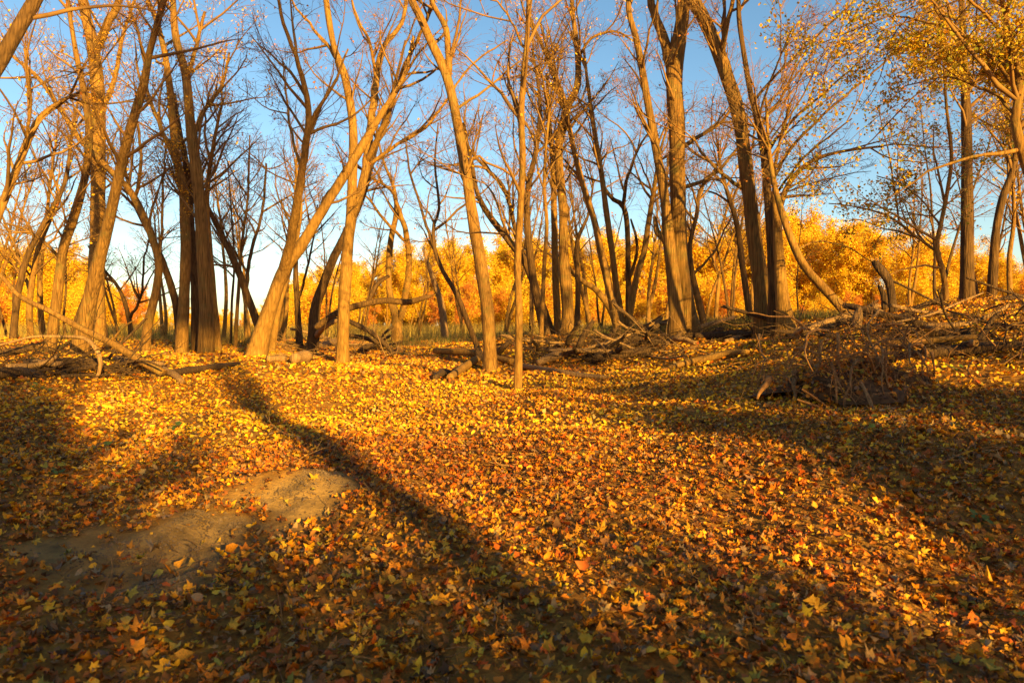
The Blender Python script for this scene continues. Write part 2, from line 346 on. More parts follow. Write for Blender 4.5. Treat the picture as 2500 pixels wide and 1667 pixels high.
  [[(1408, 810, 17), (1411, 704, 15), (1408, 600, 13), (1420, 560, 11), (1436, 525, 8), (1450, 440, 5)]], dict(cb=3.4, n1=12)),
 ('leaning_tree', 'pale low trunk leaning left behind the spreading clump', 32, 'pale',
  [[(1508, 800, 20), (1490, 755, 19), (1457, 710, 18), (1414, 680, 15), (1380, 640, 10), (1365, 590, 6)]], dict(cb=2.5, n1=8)),
 ('clump_tree', 'left stem of the spreading clump right of centre, leaning far left', 23.5, 'smooth',
  [[(1514, 822, 30), (1494, 735, 24), (1469, 625, 21), (1451, 539, 19), (1420, 441, 17), (1396, 343, 15), (1378, 245, 12), (1347, 159, 9), (1320, 60, 7)]], dict(cb=4.6, n1=16, anchor=1)),
 ('clump_tree', 'second stem of the spreading clump right of centre', 24, 'smooth',
  [[(1520, 815, 24), (1500, 661, 18), (1485, 551, 17), (1469, 429, 15), (1451, 318, 13), (1436, 214, 10), (1425, 120, 7)]], dict(cb=4.6, n1=16)),
 ('clump_tree', 'right stem of the spreading clump right of centre, leaning right', 24, 'smooth',
  [[(1526, 818, 24), (1555, 674, 18), (1573, 612, 17), (1585, 533, 15), (1598, 453, 12), (1612, 370, 8), (1640, 280, 5)]], dict(cb=4, n1=14)),
 ('clump_tree', 'crooked inner stem of the spreading clump, kinked left like an elbow', 25, 'dark',
  [[(1536, 812, 22), (1534, 674, 16), (1531, 551, 15), (1520, 502, 15), (1494, 484, 12), (1469, 441, 9), (1465, 370, 6)],
   [(1522, 500, 12), (1534, 429, 9), (1560, 360, 7), (1600, 300, 4)], [(1534, 690, 10), (1555, 620, 9), (1548, 560, 7), (1540, 535, 5)]], dict(cb=4.4, n1=12)),
 ('bare_tree', 'dark furrowed trunk of the big right pair, thinning to a stem at the left top', 20.5, 'furrow',
  [[(1652, 826, 48), (1650, 750, 42), (1644, 680, 40), (1634, 610, 36), (1628, 540, 30), (1618, 450, 26), (1598, 343, 23), (1573, 202, 21), (1555, 104, 19), (1537, 37, 16), (1534, 0, 14), (1530, -100, 10)],
   [(1630, 590, 20), (1608, 570, 18), (1597, 530, 10)]], dict(cb=5, n1=14, anchor=1)),
 ('bare_tree', 'thickest sunlit furrowed trunk of the big right pair, forked at the top edge', 21, 'furrow',
  [[(1692, 828, 56), (1676, 745, 48), (1662, 640, 46), (1657, 551, 45), (1654, 429, 47), (1653, 318, 47), (1645, 184, 48), (1655, 110, 42), (1666, 50, 38), (1668, 0, 34), (1672, -110, 26)],
   [(1645, 200, 30), (1625, 110, 28), (1600, 40, 25), (1590, 0, 22), (1570, -100, 15)],
   [(1665, 360, 14), (1710, 330, 12), (1760, 300, 10), (1800, 240, 7)], [(1662, 460, 12), (1720, 440, 11), (1770, 400, 9), (1830, 320, 6)]], dict(cb=5, n1=14, anchor=1, leaves=300, lc='orange')),
 ('bare_tree', 'short crooked dark tree right of the big furrowed pair', 24, 'dark',
  [[(1726, 818, 22), (1702, 722, 19), (1690, 661, 15), (1684, 600, 13), (1702, 520, 11), (1708, 465, 9), (1742, 420, 7), (1775, 350, 5)],
   [(1692, 670, 9), (1740, 620, 7), (1770, 560, 5), (1800, 500, 4)]], dict(cb=3.6, n1=14)),
 ('bare_tree', 'thin wavy golden trunk in the gap right of the big furrowed pair', 38, 'pale',
  [[(1748, 770, 12), (1754, 674, 10), (1742, 631, 9), (1763, 551, 8), (1790, 460, 5)]], dict(cb=3, n1=14, leaves=300, lc='gold')),
 ('bare_tree', 'thin straight golden trunk behind the gap, left of the right cluster', 38, 'pale',
  [[(1786, 765, 13), (1797, 612, 10), (1812, 540, 8), (1820, 450, 5)]], dict(cb=3, n1=14, leaves=300, lc='gold')),
 ('bare_tree', 'narrow dark tree leaning left beside the right cluster', 24, 'dark',
  [[(1833, 790, 20), (1812, 643, 17), (1800, 551, 15), (1782, 490, 12), (1762, 420, 9), (1750, 340, 6)]], dict(cb=3.6, n1=16, leaves=300, lc='orange')),
 ('leaning_tree', 'big dark trunk of the right cluster leaning left across the sky', 19, 'furrow',
  [[(1866, 824, 50), (1857, 700, 44), (1845, 606, 41), (1830, 480, 40), (1806, 294, 38), (1775, 190, 38), (1751, 122, 38), (1715, 40, 38), (1690, 0, 38), (1640, -100, 30)],
   [(1762, 150, 16), (1772, 70, 14), (1790, 0, 12), (1800, -90, 8)], [(1830, 470, 12), (1770, 430, 10), (1720, 380, 8), (1690, 330, 5)]], dict(cb=5, n1=14, anchor=1, leaves=300, lc='orange')),
 ('bare_tree', 'thin dark stem of the right cluster with long fan-like branches sweeping up right', 18.5, 'dark',
  [[(1889, 824, 34), (1886, 670, 26), (1877, 510, 24), (1861, 351, 20), (1832, 223, 16), (1806, 64, 14), (1803, 0, 12), (1800, -110, 9)],
   [(1840, 250, 9), (1890, 190, 8), (1953, 128, 7), (2087, 0, 5)], [(1866, 380, 10), (1930, 300, 8), (2010, 230, 6), (2120, 130, 4)],
   [(1880, 450, 11), (1925, 370, 10), (1991, 300, 8), (2068, 230, 7), (2183, 128, 5), (2246, 13, 3)],
   [(1850, 300, 8), (1880, 200, 6), (1940, 60, 4)], [(1876, 500, 8), (1960, 390, 6), (2080, 290, 4)]], dict(cb=3.8, n1=22, leaves=350, lc='orange', fan=1)),
 ('bare_tree', 'sunlit stem with wide split foot in the right cluster, limb arching right', 18, 'pale',
  [[(1922, 818, 54), (1912, 740, 40), (1905, 670, 32), (1898, 560, 24), (1903, 510, 19), (1928, 446, 15), (1979, 395, 12), (2055, 370, 9), (2157, 357, 6)],
   [(1898, 570, 14), (1890, 470, 12), (1900, 360, 9), (1930, 250, 6)]], dict(cb=4.2, n1=16, anchor=1, leaves=300, lc='orange')),
 ('leaning_tree', 'bent trunk rising out of the right bank and leaning left into the right cluster', 16.5, 'smooth',
  [[(2085, 782, 32), (2061, 759, 28), (2010, 702, 25), (1960, 644, 23), (1928, 574, 21), (1906, 510, 19), (1888, 440, 14), (1876, 350, 10), (1870, 240, 7)],
   [(1945, 610, 6), (1990, 590, 5), (2060, 600, 4), (2130, 640, 3)]], dict(cb=4.4, n1=14)),
 ('leafy_tree', 'straight dark trunk at right carrying yellow green leaves', 20, 'dark',
  [[(2362, 745, 38), (2361, 574, 33), (2361, 446, 30), (2360, 319, 27), (2355, 191, 22), (2350, 60, 18), (2345, -60, 12)]], dict(cb=4.2, n1=30, leaves=6000, lc='goldgreen', anchor=1, lup=.06)),
 ('leafy_tree', 'trunk near the right edge leaning right among yellow green leaves', 22, 'dark',
  [[(2419, 745, 28), (2431, 574, 22), (2450, 478, 19), (2472, 415, 15), (2490, 300, 10), (2500, 180, 7)]], dict(cb=3.6, n1=22, leaves=3500, lc='goldgreen')),
 ('leafy_tree', 'slender crooked tree at right with drooping green leafy branches over the log heap', 16, 'smooth',
  [[(2312, 760, 18), (2304, 676, 15), (2287, 606, 14), (2297, 548, 12), (2312, 470, 11), (2323, 383, 10), (2310, 255, 8), (2304, 159, 6), (2290, 60, 4)],
   [(2296, 620, 9), (2234, 574, 8), (2183, 536, 7), (2119, 510, 5), (2023, 497, 3)], [(2303, 655, 7), (2240, 650, 6), (2170, 670, 4), (2110, 690, 3)],
   [(2300, 560, 7), (2260, 500, 5), (2200, 450, 4), (2140, 430, 3)]], dict(cb=1.6, n1=18, leaves=3000, lc='green', lup=0)),
 ('leafy_tree', 'near tree on the right edge with long drooping branches and yellow leaves overhead', 11, 'smooth',
  [[(2640, 900, 44), (2590, 650, 38), (2530, 470, 32), (2490, 350, 27), (2478, 287, 24), (2490, 200, 21), (2462, 83, 16), (2440, -40, 11)],
   [(2482, 367, 12), (2374, 383, 9), (2278, 414, 7), (2190, 470, 4), (2130, 500, 3)], [(2485, 220, 12), (2400, 120, 9), (2290, 60, 7), (2180, 40, 4)],
   [(2468, 120, 11), (2400, 30, 8), (2320, -30, 5)], [(2478, 280, 9), (2390, 210, 7), (2300, 190, 5), (2210, 210, 3)]], dict(cb=4.4, n1=26, leaves=6500, lc='goldgreen', lup=-.03)),
]

# ------------------------------------------------------------------ terrain through the feet of the trees
ANC = [at(t[4][0][0][0], t[4][0][0][1], t[2]) for t in TREES if t[5].get('anchor')]
ANC += [at(*a) for a in [(0, 930, 13), (250, 935, 13.5), (420, 925, 14), (580, 905, 16), (1100, 930, 15.5), (1480, 930, 14), (1640, 905, 15), (1824, 880, 15),
                         (2093, 815, 11.5), (2300, 850, 10.5), (2460, 840, 10.5), (2500, 740, 14), (2100, 770, 15), (1700, 985, 10.5), (1500, 1000, 10), (2100, 1070, 7), (2450, 1060, 6.2),
                         (2450, 1250, 4.9), (900, 1000, 12), (500, 1000, 11.5), (100, 1000, 9.3)]]
ANC += [np.array(a, float) for a in [(-3, 4, 0), (0, 3, 0), (3, 4, 0), (0, 6, .02), (-3, 7, .13), (-4.5, 6, .3), (-9, 5, .6), (9, 4, .5), (0, -4, 0), (-10, -6, 0), (10, -6, .2), (0, -25, 0), (-25, -25, 0), (25, -25, 0),
        (-30, 10, .8), (30, 12, 1.8), (-30, 40, .9), (0, 42, .85), (30, 40, 1.6), (-60, 70, .8), (0, 75, .9), (60, 70, 1.5), (-90, 140, .9), (0, 140, .9), (90, 140, 1.2), (0, 300, .9), (-200, 200, .9), (200, 200, 1), (-200, 0, .5), (200, 0, .8), (0, -200, 0)]]
ANC = np.array(ANC)
def _phi(d): return np.sqrt(d * d + 2.0)
_n = len(ANC)
_A = np.zeros((_n + 3, _n + 3)); _A[:_n, :_n] = -_phi(np.linalg.norm(ANC[:, None, :2] - ANC[None, :, :2], axis=2)) + 0.35 * np.eye(_n)
_A[:_n, _n] = 1; _A[:_n, _n + 1:] = ANC[:, :2] / 50; _A[_n:, :_n] = _A[:_n, _n:].T
_w = np.linalg.solve(_A, np.concatenate([ANC[:, 2], np.zeros(3)]))
_hk = [(RNG.uniform(.5, 6.5), RNG.uniform(0, 6.3), RNG.uniform(0, 6.3)) for _ in range(26)]
def hgt(x, y, fine=True):
    x = np.asarray(x, float); y = np.asarray(y, float); sh = x.shape; x = x.ravel(); y = y.ravel()
    z = np.zeros(len(x))
    for i in range(0, len(x), 20000):
        s = slice(i, i + 20000)
        d = np.hypot(x[s, None] - ANC[None, :, 0], y[s, None] - ANC[None, :, 1])
        z[s] = -_phi(d) @ _w[:_n] + _w[_n] + x[s] / 50 * _w[_n + 1] + y[s] / 50 * _w[_n + 2]
    if fine:
        far = 1 / (1 + (np.hypot(x, y) / 60) ** 2)
        for f, a, p in _hk: z += far * .026 / (f ** .9) * np.sin(f * (x * math.cos(a) + y * math.sin(a)) + p)
    return z.reshape(sh)

def hit(u, v, y0=2.5, y1=45):
    """where the sight line of photo pixel (u, v) meets the ground"""
    Y = np.linspace(y0, y1, 900); d = FW + np.array([1., 0, 0]) * (u - CX) / F - UP * (v - CY) / F
    P = np.array([0, 0, CAM_H]) + d[None] * (Y / d[1])[:, None]
    b = np.where(P[:, 2] < hgt(P[:, 0], P[:, 1]))[0]
    return P[b[0]] if len(b) else P[-1]

# bare sand patches, as outlines on the ground: (u, v) centre, half widths in metres, turn
SAND = []
for (u, v, a, b, th) in [(430, 1320, .52, .44, .3), (290, 1360, .40, .28, .1), (540, 1275, .30, .26, .5), (650, 1235, .36, .30, .6), (730, 1205, .38, .38, .6), (805, 1180, .26, .36, .7), (420, 1410, .28, .12, .2), (330, 1450, .36, .14, .2)]:
    p = hit(u, v); SAND.append((p[0], p[1], a, b, th))
_sk = [(RNG.uniform(3, 16), RNG.uniform(0, 6.3), RNG.uniform(0, 6.3)) for _ in range(14)]
def sandmask(x, y):
    m = np.zeros(np.shape(x)); wob = sum(.085 * np.sin(f * (x * math.cos(a) + y * math.sin(a)) + p) for f, a, p in _sk)
    for (cx, cy, a, b, th) in SAND:
        dx, dy = x - cx, y - cy; c, s = math.cos(th), math.sin(th)
        r = np.hypot((dx * c + dy * s) / a, (-dx * s + dy * c) / b) + wob * 1.5
        m = np.maximum(m, np.clip((1.38 - r) / .75, 0, 1))
    return m

def sp(c, half_lo, half_hi, n, k):
    t = np.linspace(-1, 1, n); s = np.sinh(k * t) / math.sinh(k)
    return np.where(s < 0, c + s * half_lo, c + s * half_hi)
gx = sp(-.5, 900, 900, 290, 9.0); gy = sp(6.0, 900, 1500, 310, 9.0)
GX, GY = np.meshgrid(gx, gy, indexing='ij')
_hx, _hy = SAND[4][:2]
def sandlift(x, y):
    q = sandmask(x, y); h = sum(.012 / (f ** .5) * np.sin(2.2 * f * (x * math.cos(a) + y * math.sin(a)) + p) for f, a, p in _sk)
    return q * h * 1.6 + .17 * np.exp(-(((x - _hx + .12) / .55) ** 2 + ((y - _hy - .25) / .45) ** 2))
GZ = hgt(GX, GY) - .015 * sandmask(GX, GY) + sandlift(GX, GY)
V = np.stack([GX, GY, GZ], -1).reshape(-1, 3)
nx, ny = GX.shape; ii, jj = np.meshgrid(np.arange(nx - 1), np.arange(ny - 1), indexing='ij'); b = (ii * ny + jj).ravel()
Q = np.stack([b, b + ny, b + ny + 1, b + 1], 1)

m, nt, N, L, B = new_mat('forest_floor')
tc = N.new('ShaderNodeTexCoord'); at_ = N.new('ShaderNodeAttribute'); at_.attribute_name = 'bare'
n1 = noise(N, L, tc.outputs['Object'], 17, 6, .75); n2 = noise(N, L, tc.outputs['Object'], .9, 4)
vo = N.new('ShaderNodeTexVoronoi'); vo.inputs['Scale'].default_value = 15; L.new(tc.outputs['Object'], vo.inputs['Vector'])
rl = ramp(N, L, n1.outputs[0], [(.28, (.06, .026, .008)), (.5, (.23, .10, .02)), (.62, (.40, .16, .025)), (.76, (.52, .24, .04))])
mxl = N.new('ShaderNodeMix'); mxl.data_type = 'RGBA'; mxl.inputs[0].default_value = .35; L.new(rl.outputs[0], mxl.inputs[6])
rv = ramp(N, L, vo.outputs['Color'], [(.1, (.07, .03, .01)), (.5, (.33, .125, .02)), (.9, (.55, .27, .05))]); L.new(rv.outputs[0], mxl.inputs[7])
n3 = noise(N, L, tc.outputs['Object'], 5, 6, .7); n4 = noise(N, L, tc.outputs['Object'], 90, 3)
rs = ramp(N, L, n3.outputs[0], [(.3, (.13, .072, .03)), (.5, (.32, .17, .055)), (.7, (.48, .25, .075))])
mx = N.new('ShaderNodeMix'); mx.data_type = 'RGBA'; L.new(at_.outputs['Fac'], mx.inputs[0]); L.new(mxl.outputs[2], mx.inputs[6]); L.new(rs.outputs[0], mx.inputs[7])
L.new(mx.outputs[2], B.inputs['Base Color']); B.inputs['Roughness'].default_value = .95; B.inputs['Specular IOR Level'].default_value = .1
bp = N.new('ShaderNodeBump'); bp.inputs['Strength'].default_value = 1.0; bp.inputs['Distance'].default_value = .05
ad = N.new('ShaderNodeMath'); ad.operation = 'MULTIPLY_ADD'; L.new(n4.outputs[0], ad.inputs[0]); ad.inputs[1].default_value = .15
sub = N.new('ShaderNodeMath'); sub.operation = 'MULTIPLY_ADD'; L.new(n3.outputs[0], sub.inputs[0]); sub.inputs[1].default_value = .6; L.new(ad.outputs[0], sub.inputs[2])
L.new(sub.outputs[0], bp.inputs['Height']); L.new(bp.outputs[0], B.inputs['Normal'])
me = mk_mesh('ground', V, Q, mats=[m])
a = me.attributes.new('bare', 'FLOAT', 'POINT'); a.data.foreach_set('value', sandmask(GX, GY).ravel().astype(np.float32))
obj('ground', me, kind='structure', label='forest floor of leaf litter with bare sandy patches')

# ------------------------------------------------------------------ leaves: palettes and shapes
PAL = {
 'gold': [((.84, .52, .03), 4), ((.80, .43, .02), 3), ((.68, .31, .015), 1)], 'farwood': [((.84, .63, .03), 5), ((.80, .52, .02), 4), ((.66, .37, .015), 2), ((.5, .28, .02), 1)], 'goldgreen': [((.74, .48, .02), 5), ((.55, .42, .03), 4), ((.66, .34, .02), 2), ((.32, .33, .03), 3)],
 'orange': [((.65, .25, .03), 3), ((.55, .18, .03), 2), ((.70, .38, .05), 1)],
 'green': [((.55, .36, .03), 4), ((.34, .30, .03), 4), ((.20, .23, .03), 2), ((.68, .38, .03), 3)],
 'litter': [((.84, .47, .025), 15), ((.78, .33, .018), 19), ((.66, .21, .012), 16), ((.48, .11, .01), 9), ((.32, .13, .025), 16), ((.14, .065, .02), 13), ((.46, .28, .10), 7), ((.38, .31, .04), 4), ((.24, .16, .09), 6)],
 'midlitter': [((.86, .49, .022), 24), ((.80, .38, .018), 20), ((.68, .24, .012), 10), ((.48, .12, .01), 5), ((.34, .15, .025), 12), ((.15, .07, .02), 9), ((.48, .30, .10), 7), ((.38, .31, .04), 3)],
 'crumb': [((.30, .13, .03), 5), ((.16, .07, .02), 5), ((.5, .2, .02), 4), ((.6, .32, .03), 3), ((.3, .2, .1), 2)],
}
def pick(pal, n, rng, jit=.18):
    c = np.array([wm(p[0]) for p in PAL[pal]]); w = np.array([p[1] for p in PAL[pal]], float); w /= w.sum()
    return c[rng.choice(len(c), n, p=w)] * rng.uniform(1 - jit, 1 + jit, (n, 1)) * rng.uniform(.93, 1.07, (n, 3))

def leaf_shape(kind):
    """flat outline in a unit leaf, tip along +y; returns rim points"""
    if kind == 'maple':
        a = np.radians([-90, -52, -28, -8, 14, 32, 50, 70, 90, 110, 130, 148, 166, 188, 208, 232])
        r = np.array([.28, .42, .34, .66, .46, .9, .62, .58, 1.0, .58, .62, .9, .46, .66, .34, .42])
    elif kind == 'ovate':
        a = np.radians([-90, -25, 45, 90, 135, 205]); r = np.array([.75, .62, .72, 1.05, .72, .62])
    else:
        a = np.radians([-90, 0, 90, 180]); r = np.array([.85, .62, 1, .62])
    return np.stack([r * np.cos(a), r * np.sin(a)], 1)

def leaves_mesh(P, size, nrm, kind, curl, rng):
    """one curled leaf at each point P with normal nrm; returns verts, tris, tris per leaf"""
    rim = leaf_shape(kind); k = len(rim); n = len(P)
    X = norm(np.cross(nrm, rng.normal(size=(n, 3)))); Yv = np.cross(nrm, X)
    pts = np.vstack([[[0, 0]], rim])
    jr = np.concatenate([np.zeros((n, 1)), rng.normal(0, .13 if k > 8 else .07, (n, k))], 1) + 1
    cu = rng.uniform(-.3, 1, (n, 1)) * curl; cv = rng.uniform(-.4, 1, (n, 1)) * curl * .8
    z = cu * pts[None, :, 0] ** 2 + cv * pts[None, :, 1] ** 2 + rng.normal(0, .16 * curl + .02, (n, k + 1))
    px = jr * pts[None, :, 0] * (1 - .3 * np.abs(cu)) * rng.uniform(.8, 1.1, (n, 1)); py = jr * pts[None, :, 1] * (1 - .3 * np.abs(cv))
    s = (size / 2)[:, None, None]
    V = P[:, None] + s * (px[..., None] * X[:, None] + py[..., None] * Yv[:, None] + z[..., None] * nrm[:, None])
    if k == 4:
        base = np.arange(n)[:, None] * 5
        T = np.concatenate([base + np.array([[1, 2, 3]]), base + np.array([[1, 3, 4]])], 1).reshape(-1, 3)
        return V.reshape(-1, 3), T, 2
    r = np.arange(k); t = np.stack([np.zeros(k, int), 1 + r, 1 + (r + 1) % k], 1)
    T = (np.arange(n)[:, None, None] * (k + 1) + t[None]).reshape(-1, 3)
    return V.reshape(-1, 3), T, k

# ------------------------------------------------------------------ build one tree
def build_crown(stems, base, opt, rng, root, mat, dens=1.0, sides1=5):
    """branches and twigs grown from the stems above height cb; all points relative to base"""
    cb = opt.get('cb', 4); n1 = opt.get('n1', 16); lup = opt.get('lup', .10)
    tot = []
    for (P, R) in stems:
        P = P - base
        ok = P[:, 2] > cb * (.8 if len(stems) > 1 else 1)
        if ok.sum() < 4: continue
        Ps = P[ok]; Rs = R[ok]; i = np.linspace(0, len(Ps) - 1, 12)
        q = np.stack([np.interp(i, np.arange(len(Ps)), Ps[:, k]) for k in range(3)], 1); rr = np.interp(i, np.arange(len(Ps)), Rs)
        tot.append((q, rr, np.linalg.norm(np.diff(q, axis=0), axis=1).sum()))
    if not tot: return None
    SL = sum(t[2] for t in tot); parts = []; ends = []
    for q, rr, l in tot:
        n = max(3, int(round(n1 * l / SL * dens * opt.get('nd', 1.02))))
        fan = opt.get('fan')
        P1, R1 = grow(q[None], rr[None], n, (.02, .98), (.0, .0), (28, 62), lup * .7, .13, 7, .006, .04, rng, lmin=1, lmax=1)
        # lengths: re-scale so that long ones sit low
        Lb = rng.uniform(.9, 2.7, n) * opt.get('bl', 1.0)
        P1 = P1[:, :1] + (P1 - P1[:, :1]) * Lb[:, None, None]
        R1 = np.maximum(R1 * (.45 + .3 * Lb[:, None]), .006)
        parts.append(tubes(P1, R1, sides1))
        P2, R2 = grow(P1, R1, 5, (.15, .98), (.3, .62), (25, 55), lup * .5, .16, 5, .004, .013, rng, lmin=.3)
        parts.append(tubes(P2, R2, 3))
        P3, R3 = grow(P2, R2, 5, (.1, 1), (.35, .75), (22, 55), lup * .5, .2, 4, .003, .006, rng, lmin=.2)
        parts.append(tubes(P3, R3, 3))
        if opt.get('far'): ends.append(P3.reshape(-1, 3)); continue
        P4, R4 = grow(P3, R3, 2, (.15, 1), (.35, .8), (20, 60), lup * .4, .2, 3, .0025, .004, rng, lmin=.12)
        parts.append(tubes(P4, R4, 3))
        ends.append(np.concatenate([P3.reshape(-1, 3), P4.reshape(-1, 3)]))
    V, Q = merge(parts)
    obj('crown', mk_mesh('crown', V, Q, mats=[mat]), root, kind='stuff')
    return np.concatenate(ends)

def add_leaves(root, ends, n, pal, rng, size=(.06, .10), name='foliage', kind='quad', mat=None, droop=.06, spread=.07):
    c = ends[rng.integers(0, len(ends), n)] + rng.normal(0, spread, (n, 3)) - np.array([0, 0, droop])
    nr = norm(rng.normal(size=(n, 3)) + np.array([0, 0, .35]))
    V, T, k = leaves_mesh(c, rng.uniform(*size, n), nr, kind, .5, rng)
    col = np.repeat(pick(pal, n, rng), k, axis=0)
    return obj(name, mk_mesh(name, V, None, T, [mat or FOLIAGE], False, col), root, kind='stuff')

for ti, (name, label, Y, bark, stems, opt) in enumerate(TREES):
    rng = np.random.default_rng(100 + ti)
    b0 = stems[0][0]; base = at(b0[0], b0[1], Y)
    gz = float(hgt(base[0], base[1])); base[2] = min(base[2], gz + .05)
    root = thing(name, label, 'tree' if name != 'broken_snag' else 'dead trunk', base)
    built = []
    drift = rng.uniform(-1.6, 1.6)
    for si, st in enumerate(stems):
        st = np.array(st, float)
        if si == 0:
            h = (st[0, 1] - st[:, 1]) / 900.; Yd = Y + drift * h ** 1.3
        else:                                   # a limb leaves the nearest point of an earlier stem
            best = None
            for (PP, RR, uv, yy) in built:
                j = np.argmin(np.hypot(uv[:, 0] - st[0, 0], uv[:, 1] - st[0, 1])); dd = np.hypot(*(uv[j] - st[0, :2]))
                if best is None or dd < best[0]: best = (dd, yy[j])
            ln = np.concatenate([[0], np.cumsum(np.hypot(*np.diff(st[:, :2], axis=0).T))])
            Yd = best[1] + rng.uniform(-.35, .35) * ln / F * Y * 1.6
        C = np.array([[*at(u, v, y), w * .84 / 2 / F * y, u, v, y] for (u, v, w), y in zip(st, Yd)])
        nl = max(10, int(np.linalg.norm(np.diff(C[:, :3], axis=0), axis=1).sum() / .22))
        D = catmull(C, nl)
        P, R = D[:, :3], np.maximum(D[:, 3], .006)
        built.append((P, R, D[:, 4:6], D[:, 6]))
        P = P.copy()
        if si == 0:
            P[0, 2] = base[2]
            foot = P[0] - np.array([0, 0, .35]); P = np.vstack([foot, P]); R = np.concatenate([[R[0] * 1.1], R])
        else:
            P[1:-1] += rng.normal(0, .012, (len(P) - 2, 3))
        big = R.max() > .09
        Vw, Qw, Tw = wood(P - base, R, 16 if big else 9, 500 + ti * 10 + si, flare=(.55 if si == 0 else 0), rough=.075 if si == 0 else .06, jag=opt.get('jag', 0))
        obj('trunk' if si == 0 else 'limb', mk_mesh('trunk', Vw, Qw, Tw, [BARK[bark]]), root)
    if opt.get('crown', 1):
        ends = build_crown([(p, r) for p, r, _, _ in built], base, opt, rng, root, TWIG)
        if ends is not None:
            opt.setdefault('leaves', 130); opt.setdefault('lc', 'orange')
            add_leaves(root, ends, int(opt['leaves'] * (2.4 if Y < 12 else (.95 if opt['lc'] in ('gold', 'orange') else 1.3))), opt['lc'], rng, size=((.05, .085) if Y < 12 else (.06, .11)) if 'green' in opt['lc'] else (.055, .1))

# ------------------------------------------------------------------ prototypes for the woods behind
def proto_tree(name, cat, seed, H, r0, n1, leaves, pal, bark, lean=.05, forks=1, cb=.25, bl=1.0, lsize=(.12, .22), twig=None, dens=1.0):
    rng = np.random.default_rng(seed)
    root = thing(name, name, cat)
    stems = []
    for f in range(forks):
        k = 7; d = norm(np.array([rng.normal(0, lean + .18 * (forks > 1)), rng.normal(0, lean + .18 * (forks > 1)), 1.]))
        p = [np.array([rng.normal(0, .1) if forks > 1 else 0, rng.normal(0, .1) if forks > 1 else 0, -.3])]
        for _ in range(k):
            d = norm(d + rng.normal(0, .07, 3) + np.array([0, 0, .05])); p.append(p[-1] + d * H / k * rng.uniform(.85, 1.1))
        p = catmull(np.array(p), 26); R = np.linspace(r0, r0 * .12, 26) * rng.uniform(.8, 1.1)
        V, Q, T = wood(p, R, 8, seed + f, flare=.3)
        obj('trunk', mk_mesh('trunk', V, Q, T, [BARK[bark]]), root)
        stems.append((p, R))
    ends = build_crown(stems, np.zeros(3), dict(cb=H * cb, n1=n1, lup=.1, bl=bl, nd=1.25, far=1), rng, root, twig or TWIGG, dens, 3)
    if leaves: add_leaves(root, ends, leaves, pal, rng, size=lsize, droop=0., spread=.3 if pal == 'farwood' else .12)
    return root

protos = [proto_tree('golden_tree', 'tree', 11, 12, .17, 30, 15000, 'farwood', 'pale', forks=2, cb=.08, bl=1.1, lsize=(.16, .33)),
          proto_tree('golden_tree', 'tree', 12, 12, .15, 30, 15000, 'farwood', 'pale', forks=3, cb=.06, bl=1.1, lsize=(.16, .33)),
          proto_tree('golden_tree', 'tree', 13, 12, .15, 28, 12000, 'farwood', 'pale', forks=3, cb=.1, bl=1.2, lsize=(.14, .26)),
          proto_tree('golden_tree', 'tree', 14, 12, .16, 30, 15000, 'farwood', 'pale', forks=2, cb=.08, bl=1.2, lsize=(.16, .33))]
shrubs = [proto_tree('golden_shrub', 'shrub', 21, 4.5, .045, 24, 5000, 'farwood', 'pale', forks=5, cb=.05, bl=.6, lsize=(.10, .22)),
          proto_tree('golden_shrub', 'shrub', 22, 4.5, .04, 22, 3500, 'orange', 'pale', forks=6, cb=.05, bl=.6, lsize=(.10, .22)),
          proto_tree('golden_shrub', 'shrub', 23, 4.5, .04, 24, 6000, 'farwood', 'pale', forks=4, cb=.04, bl=.7, lsize=(.10, .22))]
bares = [proto_tree('slender_tree', 'tree', 31, 11, .12, 26, 250, 'gold', 'smooth', forks=1, cb=.3, twig=TWIG),
         proto_tree('slender_tree', 'tree', 32, 11, .10, 26, 200, 'orange', 'dark', forks=2, cb=.3, lean=.1, twig=TWIG),
         proto_tree('slender_tree', 'tree', 33, 11, .13, 24, 0, 'gold', 'smooth', forks=2, cb=.35, lean=.12, twig=TWIG)]
rng = np.random.default_rng(5)
TOPV = np.array([(-300, 600), (0, 610), (120, 600), (230, 660), (300, 720), (400, 745), (520, 765), (640, 745), (720, 690), (800, 660), (900, 640), (1000, 610), (1250, 605), (1500, 590), (1700, 585), (1900, 560), (2100, 565), (2250, 600), (2500, 640), (2800, 600)], float)
first = {}
def place(proto, key, x, y, rz, s, label, group, tilt=(0, 0)):
    z = float(hgt(x, y)) - .05
    if key not in first:
        first[key] = 1; proto.location = (x, y, z); proto.rotation_euler = (*tilt, rz); proto.scale = (s, s, s); proto['label'] = label; proto['group'] = group
        return proto
    return copy_tree(proto, (x, y, z), rz, s, label, group, tilt)
n = 0
for iu, u in enumerate(np.arange(-330, 2850, 17)):
    uu = u + rng.uniform(-14, 14); Y = rng.uniform(84, 100) if iu % 2 else rng.uniform(102, 128)
    vt = np.interp(uu, TOPV[:, 0], TOPV[:, 1]) + rng.uniform(-4, 44)
    x = (uu - CX) / F * Y; z = float(hgt(x, Y)); H = (CAM_H + (VH - vt) / F * Y) - z
    side = 'left' if uu < 760 else ('centre' if uu < 1650 else 'right')
    k = int(rng.integers(0, 4)); s = max(.22, H / 11.2)
    place(protos[k], ('p', k), x, Y, rng.uniform(0, 6.3), s, {'left': 'golden leafed tree in the far sunlit woods on the left side', 'centre': 'golden leafed tree in the far sunlit woods behind the centre trunks', 'right': 'golden leafed tree in the far sunlit woods on the right side'}[side], 'far golden trees, ' + side)
